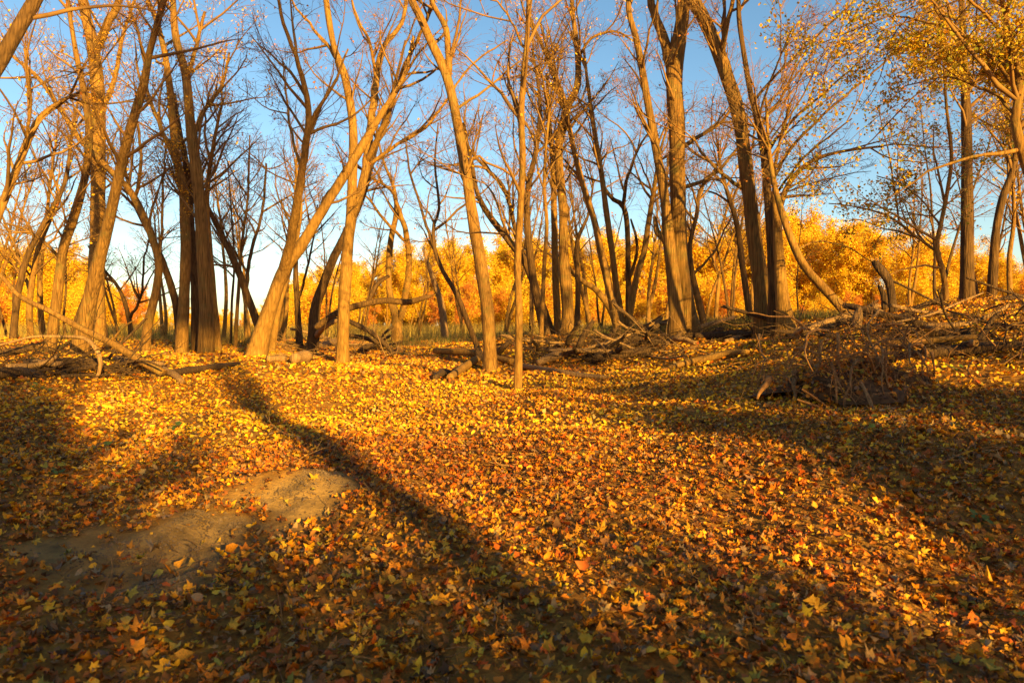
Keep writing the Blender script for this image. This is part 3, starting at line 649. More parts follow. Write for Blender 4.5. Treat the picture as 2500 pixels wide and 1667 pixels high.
for u in np.arange(-250, 2750, 22):
    uu = u + rng.uniform(-16, 16); Y = rng.uniform(66, 98)
    hh = rng.uniform(3.0, 5.8) * (.45 if 330 < uu < 680 else 1)
    x = (uu - CX) / F * Y; k = int(rng.integers(0, 3))
    side = 'left' if uu < 760 else ('centre' if uu < 1650 else 'right')
    place(shrubs[k], ('s', k), x, Y, rng.uniform(0, 6.3), hh / 5.0, {'left': 'low golden shrub at the foot of the far woods, left side', 'centre': 'low golden shrub at the foot of the far woods behind the centre trunks', 'right': 'low golden shrub at the foot of the far woods, right side'}[side], 'far golden shrubs, ' + side)
for u, Y, h, lab in [(-60, 30, 10, 'at the left edge, half cut off by the picture edge'), (20, 34, 9, 'nearest the left edge, behind the thin dark bending tree'), (105, 31, 11, 'behind the slim bending trunk at left'), (165, 36, 9, 'between the slim bending trunk and the dark leaning trunk at left'), (290, 38, 8, 'right of the tall golden trunk at left, in the sky gap'), (405, 36, 8, 'between the curved tree and the clump at left'), (545, 33, 9, 'just right of the clump of trunks at left'), (610, 36, 9, 'left of the big leaning trunk foot, in the sky gap'), (690, 34, 10, 'right of the big leaning trunk foot'), (800, 38, 9, 'just left of the straight sunlit trunk'), (880, 40, 8, 'just right of the straight sunlit trunk'), (1020, 44, 8, 'between the V-forked tree and the broken snag'), (1130, 42, 9, 'between the broken snag and the central trunk'), (1230, 36, 10, 'between the central trunk and the slim pole-like tree'), (1300, 40, 10, 'right behind the slim pole-like tree'), (1440, 38, 11, 'between the close pair and the spreading clump'), (1470, 33, 9, 'left of the spreading clump stems'), (1580, 36, 11, 'right of the spreading clump stems'), (1620, 40, 10, 'just left of the big furrowed pair'), (1720, 36, 9, 'just right of the big furrowed pair'), (1780, 30, 9, 'in the middle of the gap left of the right cluster'), (1840, 34, 9, 'close left of the right cluster'), (1940, 36, 8, 'above the bent trunk right of the right cluster'), (2220, 34, 9, 'left of the slender crooked leafy tree at right'), (2290, 30, 10, 'behind the slender crooked leafy tree at right'), (2400, 32, 11, 'between the two dark leafy trunks at right'), (2470, 28, 10, 'near the right edge behind the leafy branches'), (2540, 30, 10, 'beyond the right edge of the picture')]:
    k = int(rng.integers(0, 3)); x = (u - CX) / F * Y
    place(bares[k], ('b', k), x, Y, rng.uniform(0, 6.3), h / 11 * rng.uniform(.9, 1.1), 'slender bare tree ' + lab, 'slender bare trees before the far woods', (rng.normal(0, .06), rng.normal(0, .06)))

# ------------------------------------------------------------------ the woods behind the viewer, whose shade falls across the clearing
LD = np.array([math.sin(SUN_AZ), math.cos(SUN_AZ)]) * -1          # way the light travels
LN = np.array([LD[1], -LD[0]])
def ps(p, s): return LN * p + LD * s
rng = np.random.default_rng(9)
shade = proto_tree('leafy_tree', 'tree', 41, 6, .10, 30, 9000, 'gold', 'smooth', forks=3, cb=.05, bl=.9, lsize=(.10, .2), twig=TWIG)
# (p across the light, s along it, height, kind)
tall = proto_tree('leafy_tree', 'tree', 42, 15, .2, 34, 7000, 'gold', 'smooth', lean=.01, forks=1, cb=.5, bl=1.2, lsize=(.12, .24), twig=TWIG)
mid = proto_tree('leafy_tree', 'tree', 43, 5.6, .07, 30, 9000, 'gold', 'smooth', forks=2, cb=.60, bl=.75, lsize=(.10, .2), twig=TWIG, lean=.02)
SHADE = [(1.6, -13, 19, 't'), (2.0, -17, 20, 't'), (1.3, -6.2, 2.9, 's'), (2.1, -6.8, 2.8, 's'), (.2, -6.0, 3.1, 's'), (-.8, -6.6, 3.6, 's'), (-1.9, -8, 6.0, 'l'), (-2.9, -7, 6.0, 'l'), (-4.3, -9, 6.6, 'l'), (-6.2, -8, 6.6, 'l'), (-9.4, -9, 7.4, 'l'), (-13, -10, 7.6, 'l'), (-3.4, -14, 9.0, 'l'),
         (6.9, -9.0, 4.9, 'm'), (7.7, -9.6, 4.6, 'm'), (8.9, -8.5, 3.3, 'm'), (10.8, -9.8, 3.5, 'm'), (-1.9, -5.0, 2.6, 's'), (2.8, -7.0, 2.9, 's'), (4.4, -7.2, 3.0, 's'), (5.9, -7.0, 3.2, 's'),
         (11.0, -19, 13, 'b0'), (14.6, -17, 15, 't'), (17.2, -19, 15, 't'), (20, -28, 14, 'b1'), (23, -22, 13, 'b0'), (-1.0, -26, 13, 'b1'), (-6, -27, 14, 'b2'), (-12, -22, 13, 'b0'), (26, -18, 14, 't'), (8.0, -16, 12, 'b1'), (10.2, -30, 15, 'b2'), (13, -33, 15, 'b1'), (-3.4, -34, 15, 'b0')]
for i_, (p, sl, h, k) in enumerate(SHADE):
    x, y = ps(p, sl); q = rng.uniform(0, 6)
    if k == 's': place(shrubs[i_ % 3], ('s', i_ % 3), x, y, q, h / 5.0, 'low golden shrub behind the viewer, outside the picture', 'shrubs behind the viewer')
    elif k == 't': place(tall, 't', x, y, q, h / 15, 'tall leafy tree behind the viewer, outside the picture', 'tall trees behind the viewer')
    elif k == 'm': place(mid, 'm', x, y, q, h / 5.6, 'small round crowned tree behind the viewer, outside the picture', 'round crowned trees behind the viewer')
    elif k == 'l': place(shade, 'l', x, y, q, h / 6.6, 'leafy golden tree behind the viewer, outside the picture', 'leafy trees behind the viewer')
    else: place(bares[int(k[1])], ('b', int(k[1])), x, y, q, h / 11, 'bare tree behind the viewer, outside the picture', 'bare trees behind the viewer')

# ------------------------------------------------------------------ fallen logs, branches and sticks
def log(name, label, pts, bark='dead', jag=.05, cat='log', ground=True, lift=1.15, extra=(), seed=0, S=12):
    """pts: (u, v, width[, Y]); without Y the piece lies on the ground below that pixel"""
    C = []
    for q in pts:
        if len(q) == 3:
            p = hit(q[0], q[1] + q[2] * .35); r = q[2] / 2 / F * p[1]; p = p.copy(); p[2] = hgt(p[0], p[1]) + r * lift
        else:
            p = at(q[0], q[1], q[3]); r = q[2] / 2 / F * q[3]
        C.append([*p, r])
    C = np.array(C); L = np.linalg.norm(np.diff(C[:, :3], axis=0), axis=1).sum()
    D = catmull(C, max(8, int(L / .16)))
    base = D[0, :3].copy()
    V, Q, T = wood(D[:, :3] - base, np.maximum(D[:, 3], .004), S, 900 + seed, rough=.1, jag=jag)
    o = obj(name, mk_mesh(name, V, Q, T, [BARK[bark] if bark in BARK else ROOT]), None, label=label, category=cat)
    o.location = tuple(map(float, base))
    for k, e in enumerate(extra):
        E = np.array([[*at(u, v, y), w / 2 / F * y] for (u, v, w, y) in e]); D2 = catmull(E, 10)
        V, Q, T = wood(D2[:, :3] - base, np.maximum(D2[:, 3], .004), 7, 950 + seed + k, rough=.08)
        obj('side_branch', mk_mesh('side_branch', V, Q, T, [BARK[bark] if bark in BARK else ROOT]), o)
    return o

log('fallen_branch', 'long fallen branch slanting down from the left edge to the leaf floor', [(-60, 630, 8, 15.5), (0, 672, 10, 15.2), (48, 723, 11, 15), (118, 758, 13, 14.8), (204, 805, 15, 14.6), (271, 837, 17, 14.4), (335, 876, 19, 14.2), (399, 911, 21, 14)], 'smooth', seed=1, cat='branch',
    extra=[[(60, 730, 6, 15), (40, 716, 4, 15), (22, 712, 3, 15)], [(270, 836, 7, 14.4), (300, 800, 5, 14.2), (330, 780, 3, 14)]])
log('fallen_log', 'dark pointed log lying at left beside the end of the long fallen branch', [(420, 916, 20), (470, 908, 18), (530, 899, 17), (583, 890, 8)], 'deaddark', seed=2)
log('fallen_log', 'short forked stump piece at the end of the long fallen branch', [(395, 905, 16), (425, 920, 18), (447, 937, 12)], 'dead', seed=3)
log('fallen_log', 'lit half-buried log behind the dark pointed log at left', [(285, 880, 16), (340, 890, 18), (400, 893, 14)], 'dead', seed=4)
log('dead_root', 'grey curved root hanging over the brush heap at left', [(150, 822, 6, 13.6), (204, 825, 9, 13.4), (236, 853, 11, 13.3), (246, 895, 10, 13.2), (230, 932, 7, 13.1)], 'dead', seed=5, cat='root')
log('fallen_branch', 'thin horizontal dead branch over the brush heap at the left edge', [(-40, 852, 4, 14), (30, 835, 6, 14), (80, 822, 6, 14), (150, 822, 7, 14), (205, 826, 6, 13.9)], 'dead', seed=6, cat='branch')
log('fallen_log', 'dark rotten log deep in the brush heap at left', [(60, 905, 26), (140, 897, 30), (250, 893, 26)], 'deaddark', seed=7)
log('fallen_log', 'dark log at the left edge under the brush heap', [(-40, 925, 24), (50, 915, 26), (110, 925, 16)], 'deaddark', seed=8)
log('fallen_branch', 'big broken limb arching right over the brush behind the straight sunlit trunk', [(770, 800, 15, 22.5), (815, 768, 15, 22.5), (857, 750, 16, 22.6), (930, 735, 15, 22.8), (992, 738, 15, 23), (1029, 729, 13, 23), (1058, 722, 7, 23)], 'dark', jag=.18, seed=9, cat='branch',
    extra=[[(900, 735, 9, 22.7), (918, 698, 11, 22.9), (935, 682, 10, 23), (949, 674, 8, 23.2)], [(880, 745, 5, 22.7), (878, 775, 4, 22.7), (874, 792, 3, 22.7)]])
log('fallen_branch', 'dark branch sloping right down to the leaves behind the straight sunlit trunk', [(850, 783, 11, 22.5), (900, 808, 12, 22.4), (940, 840, 11, 22.3), (962, 866, 8, 22.2)], 'deaddark', seed=10, cat='branch')
log('fallen_branch', 'second dark branch lying low behind the straight sunlit trunk', [(848, 818, 10, 23), (890, 825, 11, 23), (925, 838, 9, 23)], 'deaddark', seed=11, cat='branch')
log('fallen_branch', 'thin dark branch rising right toward the low V-forked tree', [(925, 830, 5, 25), (940, 812, 6, 25), (960, 797, 5, 25.2)], 'deaddark', seed=12, cat='branch')
log('fallen_log', 'weathered log sloping up in the brush left of the straight sunlit trunk', [(760, 838, 14), (790, 800, 14, 23), (822, 780, 13, 23)], 'dead', seed=13)
log('fallen_log', 'lit log on the ground just left of the straight sunlit trunk', [(770, 850, 17), (822, 838, 16)], 'dead', seed=14)
log('fallen_log', 'pale log piece by the foot of the big leaning trunk', [(652, 880, 16), (694, 880, 17)], 'dead', seed=15)
log('rock_stump', 'rounded sunlit stump right of the big leaning trunk foot', [(718, 882, 26), (750, 876, 30)], 'dead', seed=16, cat='stump')
log('fallen_log', 'sunlit straight log lying left of the central trunk', [(1061, 866, 15), (1110, 868, 16), (1168, 871, 16)], 'pale', lift=1.9, seed=17)
log('fallen_log', 'sunlit short log slanting down left from the central trunk foot', [(1098, 925, 17), (1130, 903, 19), (1166, 880, 18)], 'pale', jag=.1, seed=18)
log('dead_root', 'dark root mass at the lower end of the short slanting log', [(1062, 925, 12), (1080, 915, 22), (1098, 918, 20)], 'deaddark', seed=19, cat='root')
log('fallen_log', 'sunlit log piece between the central trunk and the slim pole-like tree', [(1208, 876, 16), (1250, 886, 15)], 'pale', seed=20)
log('broken_stump', 'dark broken stump behind the central trunk', [(1178, 895, 22, 19.5), (1170, 868, 20, 19.6), (1166, 848, 14, 19.7)], 'deaddark', jag=.12, seed=21, cat='stump')
log('fallen_log', 'dark forked piece right of the central trunk', [(1215, 868, 18), (1232, 845, 14, 19.5), (1248, 832, 9, 19.5)], 'deaddark', seed=22)
log('fallen_log', 'thin log with a sunlit middle lying right of the slim pole-like tree', [(1279, 897, 13), (1362, 910, 13), (1422, 920, 13), (1482, 924, 10)], 'dead', seed=23)
log('fallen_log', 'long pale sunlit log half buried in leaves below the big right pair', [(1633, 900, 10), (1680, 889, 17), (1728, 879, 18), (1780, 867, 17), (1826, 863, 12)], 'pale', seed=24)
log('fallen_log', 'broad slab-like log in the middle debris heap', [(1312, 890, 16), (1350, 876, 22), (1395, 862, 20)], 'dead', seed=25)
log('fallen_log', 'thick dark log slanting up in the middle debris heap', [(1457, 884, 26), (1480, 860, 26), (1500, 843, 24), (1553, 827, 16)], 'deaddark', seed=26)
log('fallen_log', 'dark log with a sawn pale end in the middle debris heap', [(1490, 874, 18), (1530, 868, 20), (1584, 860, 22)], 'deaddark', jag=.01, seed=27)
log('broken_stump', 'upright dark broken branch standing in the middle debris heap', [(1412, 850, 16, 20), (1422, 825, 15, 20), (1435, 805, 13, 20), (1449, 782, 10, 20)], 'deaddark', jag=.1, seed=28, cat='stump')
log('fallen_log', 'small lit forked log at the foot of the big right pair', [(1628, 842, 10), (1645, 830, 12, 19.6), (1665, 812, 8, 19.6)], 'dead', seed=29)
log('fallen_log', 'lit log leaning behind the middle debris, left of the big right pair', [(1565, 805, 12, 22), (1590, 790, 13, 22), (1615, 776, 10, 22)], 'dead', seed=30)
log('fallen_log', 'dark log under the lit leaning one, left of the big right pair', [(1572, 812, 12, 21.8), (1610, 793, 13, 21.8)], 'deaddark', seed=31)
log('fallen_log', 'dark log lying between the big right pair and the right cluster', [(1696, 824, 15), (1770, 822, 17), (1858, 818, 15)], 'deaddark', seed=32)
log('fallen_log', 'short lit log in front of the dark log between the right trunks', [(1772, 836, 11), (1808, 826, 12)], 'dead', seed=33)
log('fallen_log', 'thick sunlit log with a root end right of the split foot', [(1936, 822, 24), (1965, 806, 20), (2015, 793, 16)], 'dead', seed=34)
log('fallen_log', 'long sunlit bare log lying across the dark bank at right', [(2150, 828, 14, 10.6), (2185, 835, 18, 10.5), (2260, 833, 16, 10.3), (2330, 826, 15, 10.2), (2384, 823, 14, 10.1)], 'pale', jag=.03, seed=35, extra=[[(2205, 836, 12, 10.5), (2216, 850, 9, 10.45), (2222, 858, 6, 10.4)]])
log('fallen_log', 'thick dark log at the right edge on the bank behind the leafy trees', [(2415, 748, 30, 14), (2470, 738, 34, 13.8), (2560, 730, 34, 13.6)], 'deaddark', seed=36)
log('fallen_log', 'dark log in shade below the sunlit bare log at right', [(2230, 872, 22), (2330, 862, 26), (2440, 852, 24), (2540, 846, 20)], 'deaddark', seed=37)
log('fallen_log', 'dark crooked log on top of the root heap at right', [(2060, 745, 14, 12), (2095, 752, 16, 11.8), (2140, 765, 14, 11.6)], 'deaddark', seed=38)
log('broken_stump', 'short knotty stump on top of the root heap', [(2092, 800, 20, 11.2), (2093, 775, 22, 11.2), (2096, 755, 16, 11.2)], 'dead', jag=.06, seed=39, cat='stump')
log('broken_stump', 'dark bent broken branch sticking up from the log heap at right', [(2180, 762, 20, 11.8), (2176, 720, 17, 11.8), (2170, 688, 19, 11.8), (2152, 662, 20, 11.8), (2136, 642, 16, 11.8)], 'deaddark', jag=.06, seed=40, cat='stump',
    extra=[[(2166, 680, 7, 11.8), (2220, 705, 5, 11.7), (2280, 735, 5, 11.6), (2330, 752, 4, 11.5)]])
log('broken_stump', 'small dark stub left of the bent broken branch', [(2160, 755, 14, 12.2), (2158, 725, 13, 12.2), (2148, 700, 10, 12.2)], 'deaddark', jag=.05, seed=41, cat='stump')
log('fallen_branch', 'dark branch reaching right to the thick log at the right edge', [(2360, 678, 5, 13), (2400, 692, 6, 13), (2450, 710, 7, 12.8), (2510, 728, 7, 12.6)], 'deaddark', seed=42, cat='branch')
log('fallen_branch', 'reddish branch lying along the top of the log heap at right', [(2175, 745, 9, 11.5), (2240, 760, 9, 11.4), (2320, 768, 7, 11.3)], 'dead', seed=43, cat='branch')
log('fallen_branch', 'thin branch crossing the log heap toward the leafy trees', [(2180, 788, 6, 11), (2270, 768, 6, 11), (2350, 735, 5, 11.4), (2400, 715, 4, 11.6)], 'dead', seed=44, cat='branch')
log('dead_stick', 'stick lying in the leaves below the root heap at right', [(2110, 1052, 7), (2180, 1020, 8), (2270, 990, 6), (2330, 975, 4)], 'dead', seed=45, cat='stick')
log('dead_stick', 'curved stick at the right edge in the leaves', [(2475, 1040, 12, 7.4), (2482, 1018, 13, 7.5), (2500, 1003, 12, 7.6), (2540, 1000, 10, 7.8)], 'dead', seed=46, cat='stick')
log('dead_stick', 'dark forked twig lying in the shaded leaves right of centre', [(1500, 945, 4), (1560, 943, 5), (1590, 932, 4), (1613, 905, 3)], 'deaddark', seed=47, cat='stick')
log('dead_stick', 'thin pale stick rising from the middle debris heap', [(1490, 885, 3), (1475, 850, 3, 17), (1455, 830, 3, 17.2), (1440, 820, 2, 17.4)], 'dead', seed=48, cat='stick')
log('dead_stick', 'short reddish stick standing in the sunlit leaves at lower right', [(2020, 1266, 5), (2030, 1235, 5, 5.9), (2036, 1214, 3, 5.9)], 'dead', seed=49, cat='stick')
log('dead_stick', 'arched thin stick in the leaves at lower right', [(1868, 1195, 4), (1890, 1184, 4, 6.6), (1925, 1176, 3, 6.7)], 'dead', seed=50, cat='stick')

# broken pieces of wood in the heaps, nothing tells them apart
def pieces(n, uv, label, group, seed, r=(.035, .11), ln=(.5, 1.9), up=.22, barks=('deaddark', 'deaddark', 'dead')):
    q = np.random.default_rng(seed)
    for k in range(n):
        p = hit(q.uniform(uv[0], uv[1]), q.uniform(uv[2], uv[3])); R0 = q.uniform(*r) * q.uniform(.6, 1); L = q.uniform(*ln)
        d = norm(np.array([q.normal(0, 1), q.normal(0, .7), abs(q.normal(0, up))])); C = [p]
        for _ in range(5): d = norm(d + q.normal(0, .1, 3)); C.append(C[-1] + d * L / 5)
        C = np.array(C); C[:, 2] = np.maximum(C[:, 2], hgt(C[:, 0], C[:, 1])) + R0 * .6 + q.uniform(0, .18)
        D = catmull(C, 12); V, Q, T = wood(D - p, np.linspace(R0, R0 * q.uniform(.5, .9), 12) * (1 + q.normal(0, .05, 12)), 10, seed * 100 + k, rough=.14, jag=R0 * .9)
        o = obj('broken_wood', mk_mesh('broken_wood', V, Q, T, [BARK[barks[k % len(barks)]]]), None, label=label, category='wood', group=group); o.location = tuple(map(float, p))
pieces(22, (1290, 1640, 830, 885), 'broken piece of wood in the middle debris heap', 'wood in the middle debris heap', 61)
pieces(8, (1420, 1680, 805, 835), 'broken piece of wood behind the middle debris heap, by the big right pair', 'wood behind the middle debris heap', 62)
pieces(10, (-40, 300, 880, 930), 'broken piece of wood in the brush heap at left', 'wood in the left brush heap', 63)
pieces(10, (690, 940, 840, 870), 'broken piece of wood behind the straight sunlit trunk', 'wood behind the straight sunlit trunk', 64, r=(.04, .12))
pieces(20, (2020, 2500, 780, 880), 'broken piece of wood on the log heap at right', 'wood on the right log heap', 65, up=.18, r=(.025, .08), ln=(.4, 1.2))
pieces(7, (1690, 2000, 800, 830), 'broken piece of wood at the foot of the right cluster', 'wood at the right cluster', 66)

# ------------------------------------------------------------------ brush heaps: fine sticks too many to count
def brush(label, n, uv, seed, length=(.4, 1.8), rad=(.006, .02), Yr=None, lift=.35, mat=None, up=.25):
    rng = np.random.default_rng(seed); C = []
    us = rng.uniform(uv[0], uv[1], n); vs = rng.uniform(uv[2], uv[3], n)
    for u, v in zip(us, vs):
        C.append(hit(u, v) if Yr is None else at(u, v, rng.uniform(*Yr)))
    C = np.array(C); C[:, 2] = hgt(C[:, 0], C[:, 1]) + rng.uniform(0, lift, n) ** 1.5
    K = 6; d = norm(np.stack([rng.normal(0, 1, n), rng.normal(0, .8, n), rng.normal(0, up, n)], 1)); L = rng.uniform(*length, n)
    P = np.zeros((n, K, 3)); P[:, 0] = C
    for k in range(1, K):
        d = norm(d + rng.normal(0, .16, (n, 3))); P[:, k] = P[:, k - 1] + d * (L / (K - 1))[:, None]
    g = hgt(P[..., 0], P[..., 1]); P[..., 2] = np.maximum(P[..., 2], g + .01)
    R = rng.uniform(*rad, n)[:, None] * np.linspace(1, .35, K)[None]
    P2, R2 = grow(P, R, 2, (.2, .95), (.25, .6), (20, 60), .02, .2, 4, .003, .008, rng, lmin=.12)
    V, Q = merge([tubes(P, R, 5), tubes(P2, R2, 3)])
    obj('brush', mk_mesh('brush', V, Q, mats=[mat or BARK['dead']]), kind='stuff', label=label, category='brush')
brush('tangle of dead twigs in the brush heap at left', 190, (-60, 330, 860, 935), 1, mat=BARK['deaddark'])
brush('dead twigs around the foot of the big leaning trunk and behind it', 170, (680, 980, 835, 880), 2, mat=BARK['dead'])
brush('dark dead twigs in the middle debris heap', 260, (1260, 1650, 825, 890), 3, mat=BARK['deaddark'])
brush('pale dead twigs in the middle debris heap', 110, (1260, 1700, 822, 880), 13, mat=BARK['dead'])
brush('dead twigs at the foot of the right cluster', 150, (1660, 2010, 795, 830), 4, mat=BARK['deaddark'], up=.4)
brush('dark dead twigs over the log heap at right', 150, (2020, 2560, 775, 890), 5, length=(.3, 1.0), lift=.45, mat=BARK['deaddark'], up=.35)
brush('reddish dead twigs over the log heap at right', 70, (2020, 2560, 770, 900), 6, length=(.3, 1.1), lift=.45, mat=ROOT, up=.45, rad=(.004, .012))
brush('scattered small twigs lying in the foreground leaf litter', 110, (0, 2500, 1150, 1660), 8, length=(.1, .4), rad=(.0025, .005), lift=.05, up=.1, mat=BARK['dead'])
brush('scattered small twigs lying in the leaf litter of the clearing', 150, (300, 2500, 930, 1200), 7, length=(.15, .7), rad=(.003, .008), lift=.03, up=.08, mat=BARK['dead'])

# ------------------------------------------------------------------ the torn root mass on the bank at right
rm = thing('root_mass', 'torn up root mass with hanging orange lit roots on the bank at right', 'root mass', hit(2080, 985))
rb = np.array(rm.location); rng = np.random.default_rng(77)
core = at(2080, 840, 9.0)
for k in range(64):
    s0 = core + rng.normal(0, 1, 3) * np.array([.55, .25, .2]) + np.array([0, -.05, -.1]); d = norm(np.array([rng.normal(-.35, .8), rng.normal(-.55, .3), rng.normal(-.35, .75)]))
    p = [s0]; L = rng.uniform(.3, 1.15)
    for _ in range(8):
        d = norm(d + rng.normal(0, .24, 3) + np.array([0, 0, -.10])); p.append(p[-1] + d * L / 8)
    p = np.array(p); p[:, 2] = np.maximum(p[:, 2], hgt(p[:, 0], p[:, 1]) + .015)
    D = catmull(p, 12); r = rng.uniform(.006, .02) * (2.6 if k < 12 else 1)
    V, Q, T = wood(D - rb, np.linspace(r, r * .3, 12), 6, 3000 + k, rough=.12)
    obj('root', mk_mesh('root', V, Q, T, [ROOT if k % 3 else BARK['dead']]), rm)
n = 380; P0 = core + rng.normal(0, 1, (n, 3)) * np.array([.5, .42, .3]) + np.array([-.15, -.25, -.25]); P = np.zeros((n, 5, 3)); P[:, 0] = P0
d = norm(rng.normal(0, 1, (n, 3)) + np.array([-.2, -.4, -.8])); L = rng.uniform(.15, .6, n)
for k in range(1, 5): d = norm(d + rng.normal(0, .3, (n, 3))); P[:, k] = P[:, k - 1] + d * (L / 4)[:, None]
P[..., 2] = np.maximum(P[..., 2], hgt(P[..., 0], P[..., 1]) + .01)
V, Q = tubes(P - rb, np.full((n, 5), .0035), 3); obj('rootlets', mk_mesh('rootlets', V, Q, mats=[ROOT]), rm, kind='stuff')
NA, NR = 26, 10
hv = []
for j in range(NR):
    t = j / (NR - 1); rad = 1.35 * (1 - t) ** .75 + .02; z = -.75 + .5 * t ** .8
    for a in np.arange(NA) / NA * 6.283:
        k = 1 + .22 * math.sin(3 * a + 5 * t) + .12 * math.sin(7 * a - 3 * t) + rng.normal(0, .07)
        hv.append([math.cos(a) * rad * k * .8, math.sin(a) * rad * k * .5, (z + .08 * math.sin(4 * a + 6 * t) * (1 - t) + rng.normal(0, .03)) * .8])
hv = np.array(hv) + core + np.array([.1, .12, -.05]) - rb
i = np.arange(NR - 1)[:, None] * NA; s_ = np.arange(NA)[None]; Q = np.stack([i + s_, i + (s_ + 1) % NA, i + NA + (s_ + 1) % NA, i + NA + s_], -1).reshape(-1, 4)
EARTH = plain_bark('root_earth', (.05, .028, .014), (.2, .11, .045), 16)
obj('clod', mk_mesh('clod', hv, Q, None, [EARTH]), rm)
n = 1700; fi = Q[rng.integers(0, len(Q), n)]; wt = rng.dirichlet(np.ones(4), n); lp = (hv[fi] * wt[..., None]).sum(1) + rng.normal(0, .03, (n, 3)) + np.array([0, -.02, .03])
V, T, k = leaves_mesh(lp, rng.uniform(.05, .1, n), norm(rng.normal(0, .6, (n, 3)) + np.array([0, -.4, 1])), 'ovate', .8, rng)
obj('caught_leaves', mk_mesh('caught_leaves', V, None, T, [LITTER], True, np.repeat(pick('litter', n, rng), k, axis=0)), rm, kind='stuff')
log('dead_stick', 'upper of two pale sticks poking left out of the root mass', [(1958, 950, 5, 8.2), (1995, 975, 6, 8.3), (2034, 1004, 6, 8.4)], 'root', seed=60, cat='stick')
log('dead_stick', 'lower of two pale sticks poking left out of the root mass', [(1946, 975, 5, 8.0), (1990, 990, 6, 8.1), (2030, 1008, 5, 8.2)], 'root', seed=61, cat='stick')
log('dead_stick', 'thick stick standing in front of the root mass', [(2100, 932, 8, 8.3), (2118, 965, 9, 8.1), (2136, 1012, 8, 7.9)], 'dead', seed=62, cat='stick')
log('dead_stick', 'thin upright stick at the left of the root mass', [(2038, 904, 4, 8.3), (2041, 945, 4, 8.2), (2043, 985, 4, 8.1)], 'root', seed=63, cat='stick')

# ------------------------------------------------------------------ leaf litter
rng = np.random.default_rng(42)
_ck = [(rng.uniform(.25, 1.6), rng.uniform(0, 6.3), rng.uniform(0, 6.3)) for _ in range(10)]
def band(y0, y1, dens, kind, size, u0, u1, curl, tilt, pal='litter'):
    area = (u1 - u0) / F * (y1 * y1 - y0 * y0) / 2; n = int(area * dens)
    Y = np.sqrt(rng.uniform(y0 * y0, y1 * y1, n)); X = (rng.uniform(u0, u1, n) - CX) / F * Y
    keep = rng.uniform(0, 1, n) > np.clip(sandmask(X, Y) * 1.35 - .1, 0, .945)
    X, Y = X[keep], Y[keep]; n = len(X)
    P = np.stack([X, Y, hgt(X, Y) + sandlift(X, Y) + rng.uniform(.004, .04, n)], 1)
    nr = norm(np.stack([rng.normal(0, tilt, n), rng.normal(0, tilt, n), np.ones(n)], 1))
    sz = rng.uniform(*size, n) * np.where(rng.uniform(0, 1, n) < .12, 1.35, 1)
    V, T, k = leaves_mesh(P, sz, nr, kind, curl, rng)
    col = pick(pal, n, rng)
    g = sum(np.sin(f * (X * math.cos(a) + Y * math.sin(a)) + p) for f, a, p in _ck) / 3.2
    col = col * np.stack([1 + .10 * g, 1 + .18 * g, 1 + .1 * g], 1)
    return V, T, np.repeat(np.clip(col, .01, .9), k, axis=0)
for y0, y1, dens, kind, size, u0, u1, curl, tilt, pal, lab in [
      (2.2, 8.5, 250, 'maple', (.045, .10), -500, 3000, .9, .48, 'litter', 'thick carpet of fallen orange and brown lobed leaves in the foreground'),
      (2.2, 8.5, 210, 'ovate', (.03, .08), -500, 3000, 1.1, .55, 'litter', 'narrow curled leaves strewn through the foreground leaf carpet'),
      (2.4, 8.5, 24, 'maple', (.10, .15), -400, 2900, .8, .4, 'litter', 'larger flat leaves lying on top of the foreground leaf carpet'),
      (2.2, 8.5, 330, 'quad', (.02, .05), -400, 2900, 1.0, .5, 'crumb', 'crumbled leaf fragments between the foreground leaves'),
      (8.5, 15, 290, 'ovate', (.045, .095), -300, 2800, .9, .65, 'midlitter', 'carpet of fallen golden leaves across the middle of the clearing'),
      (15, 36, 105, 'quad', (.08, .16), -250, 2750, .7, .6, 'midlitter', 'carpet of fallen golden leaves under the trees')]:
    V, T, c = band(y0, y1, dens, kind, size, u0, u1, curl, tilt, pal)
    obj('leaf_litter', mk_mesh('leaf_litter', V, None, T, [LITTER], kind != 'quad', c), kind='stuff', label=lab, category='leaves')
# crumbs of earth on the bare sand
n = 5200; q = rng.integers(0, len(SAND), n); sa = np.array(SAND)
X = sa[q, 0] + rng.normal(0, .5, n) * sa[q, 2]; Yy = sa[q, 1] + rng.normal(0, .5, n) * sa[q, 3]; r = rng.uniform(.004, .013, n) * np.where(rng.uniform(0, 1, n) < .05, 2.2, 1)
o8 = np.array([[1, 0, 0], [-1, 0, 0], [0, 1, 0], [0, -1, 0], [0, 0, .7], [0, 0, -.7]], float); f8 = np.array([[0, 2, 4], [2, 1, 4], [1, 3, 4], [3, 0, 4], [2, 0, 5], [1, 2, 5], [3, 1, 5], [0, 3, 5]])
V = np.stack([X, Yy, hgt(X, Yy) + sandlift(X, Yy) - .014], 1)[:, None] + o8[None] * r[:, None, None] * rng.uniform(.6, 1.3, (n, 6, 1))
T = (np.arange(n)[:, None, None] * 6 + f8[None]).reshape(-1, 3)
obj('soil_crumbs', mk_mesh('soil_crumbs', V.reshape(-1, 3), None, T, [plain_bark('soil', (.08, .055, .035), (.24, .165, .095), 3)], False), kind='stuff', label='small crumbs of soil on the bare sand patches', category='soil')

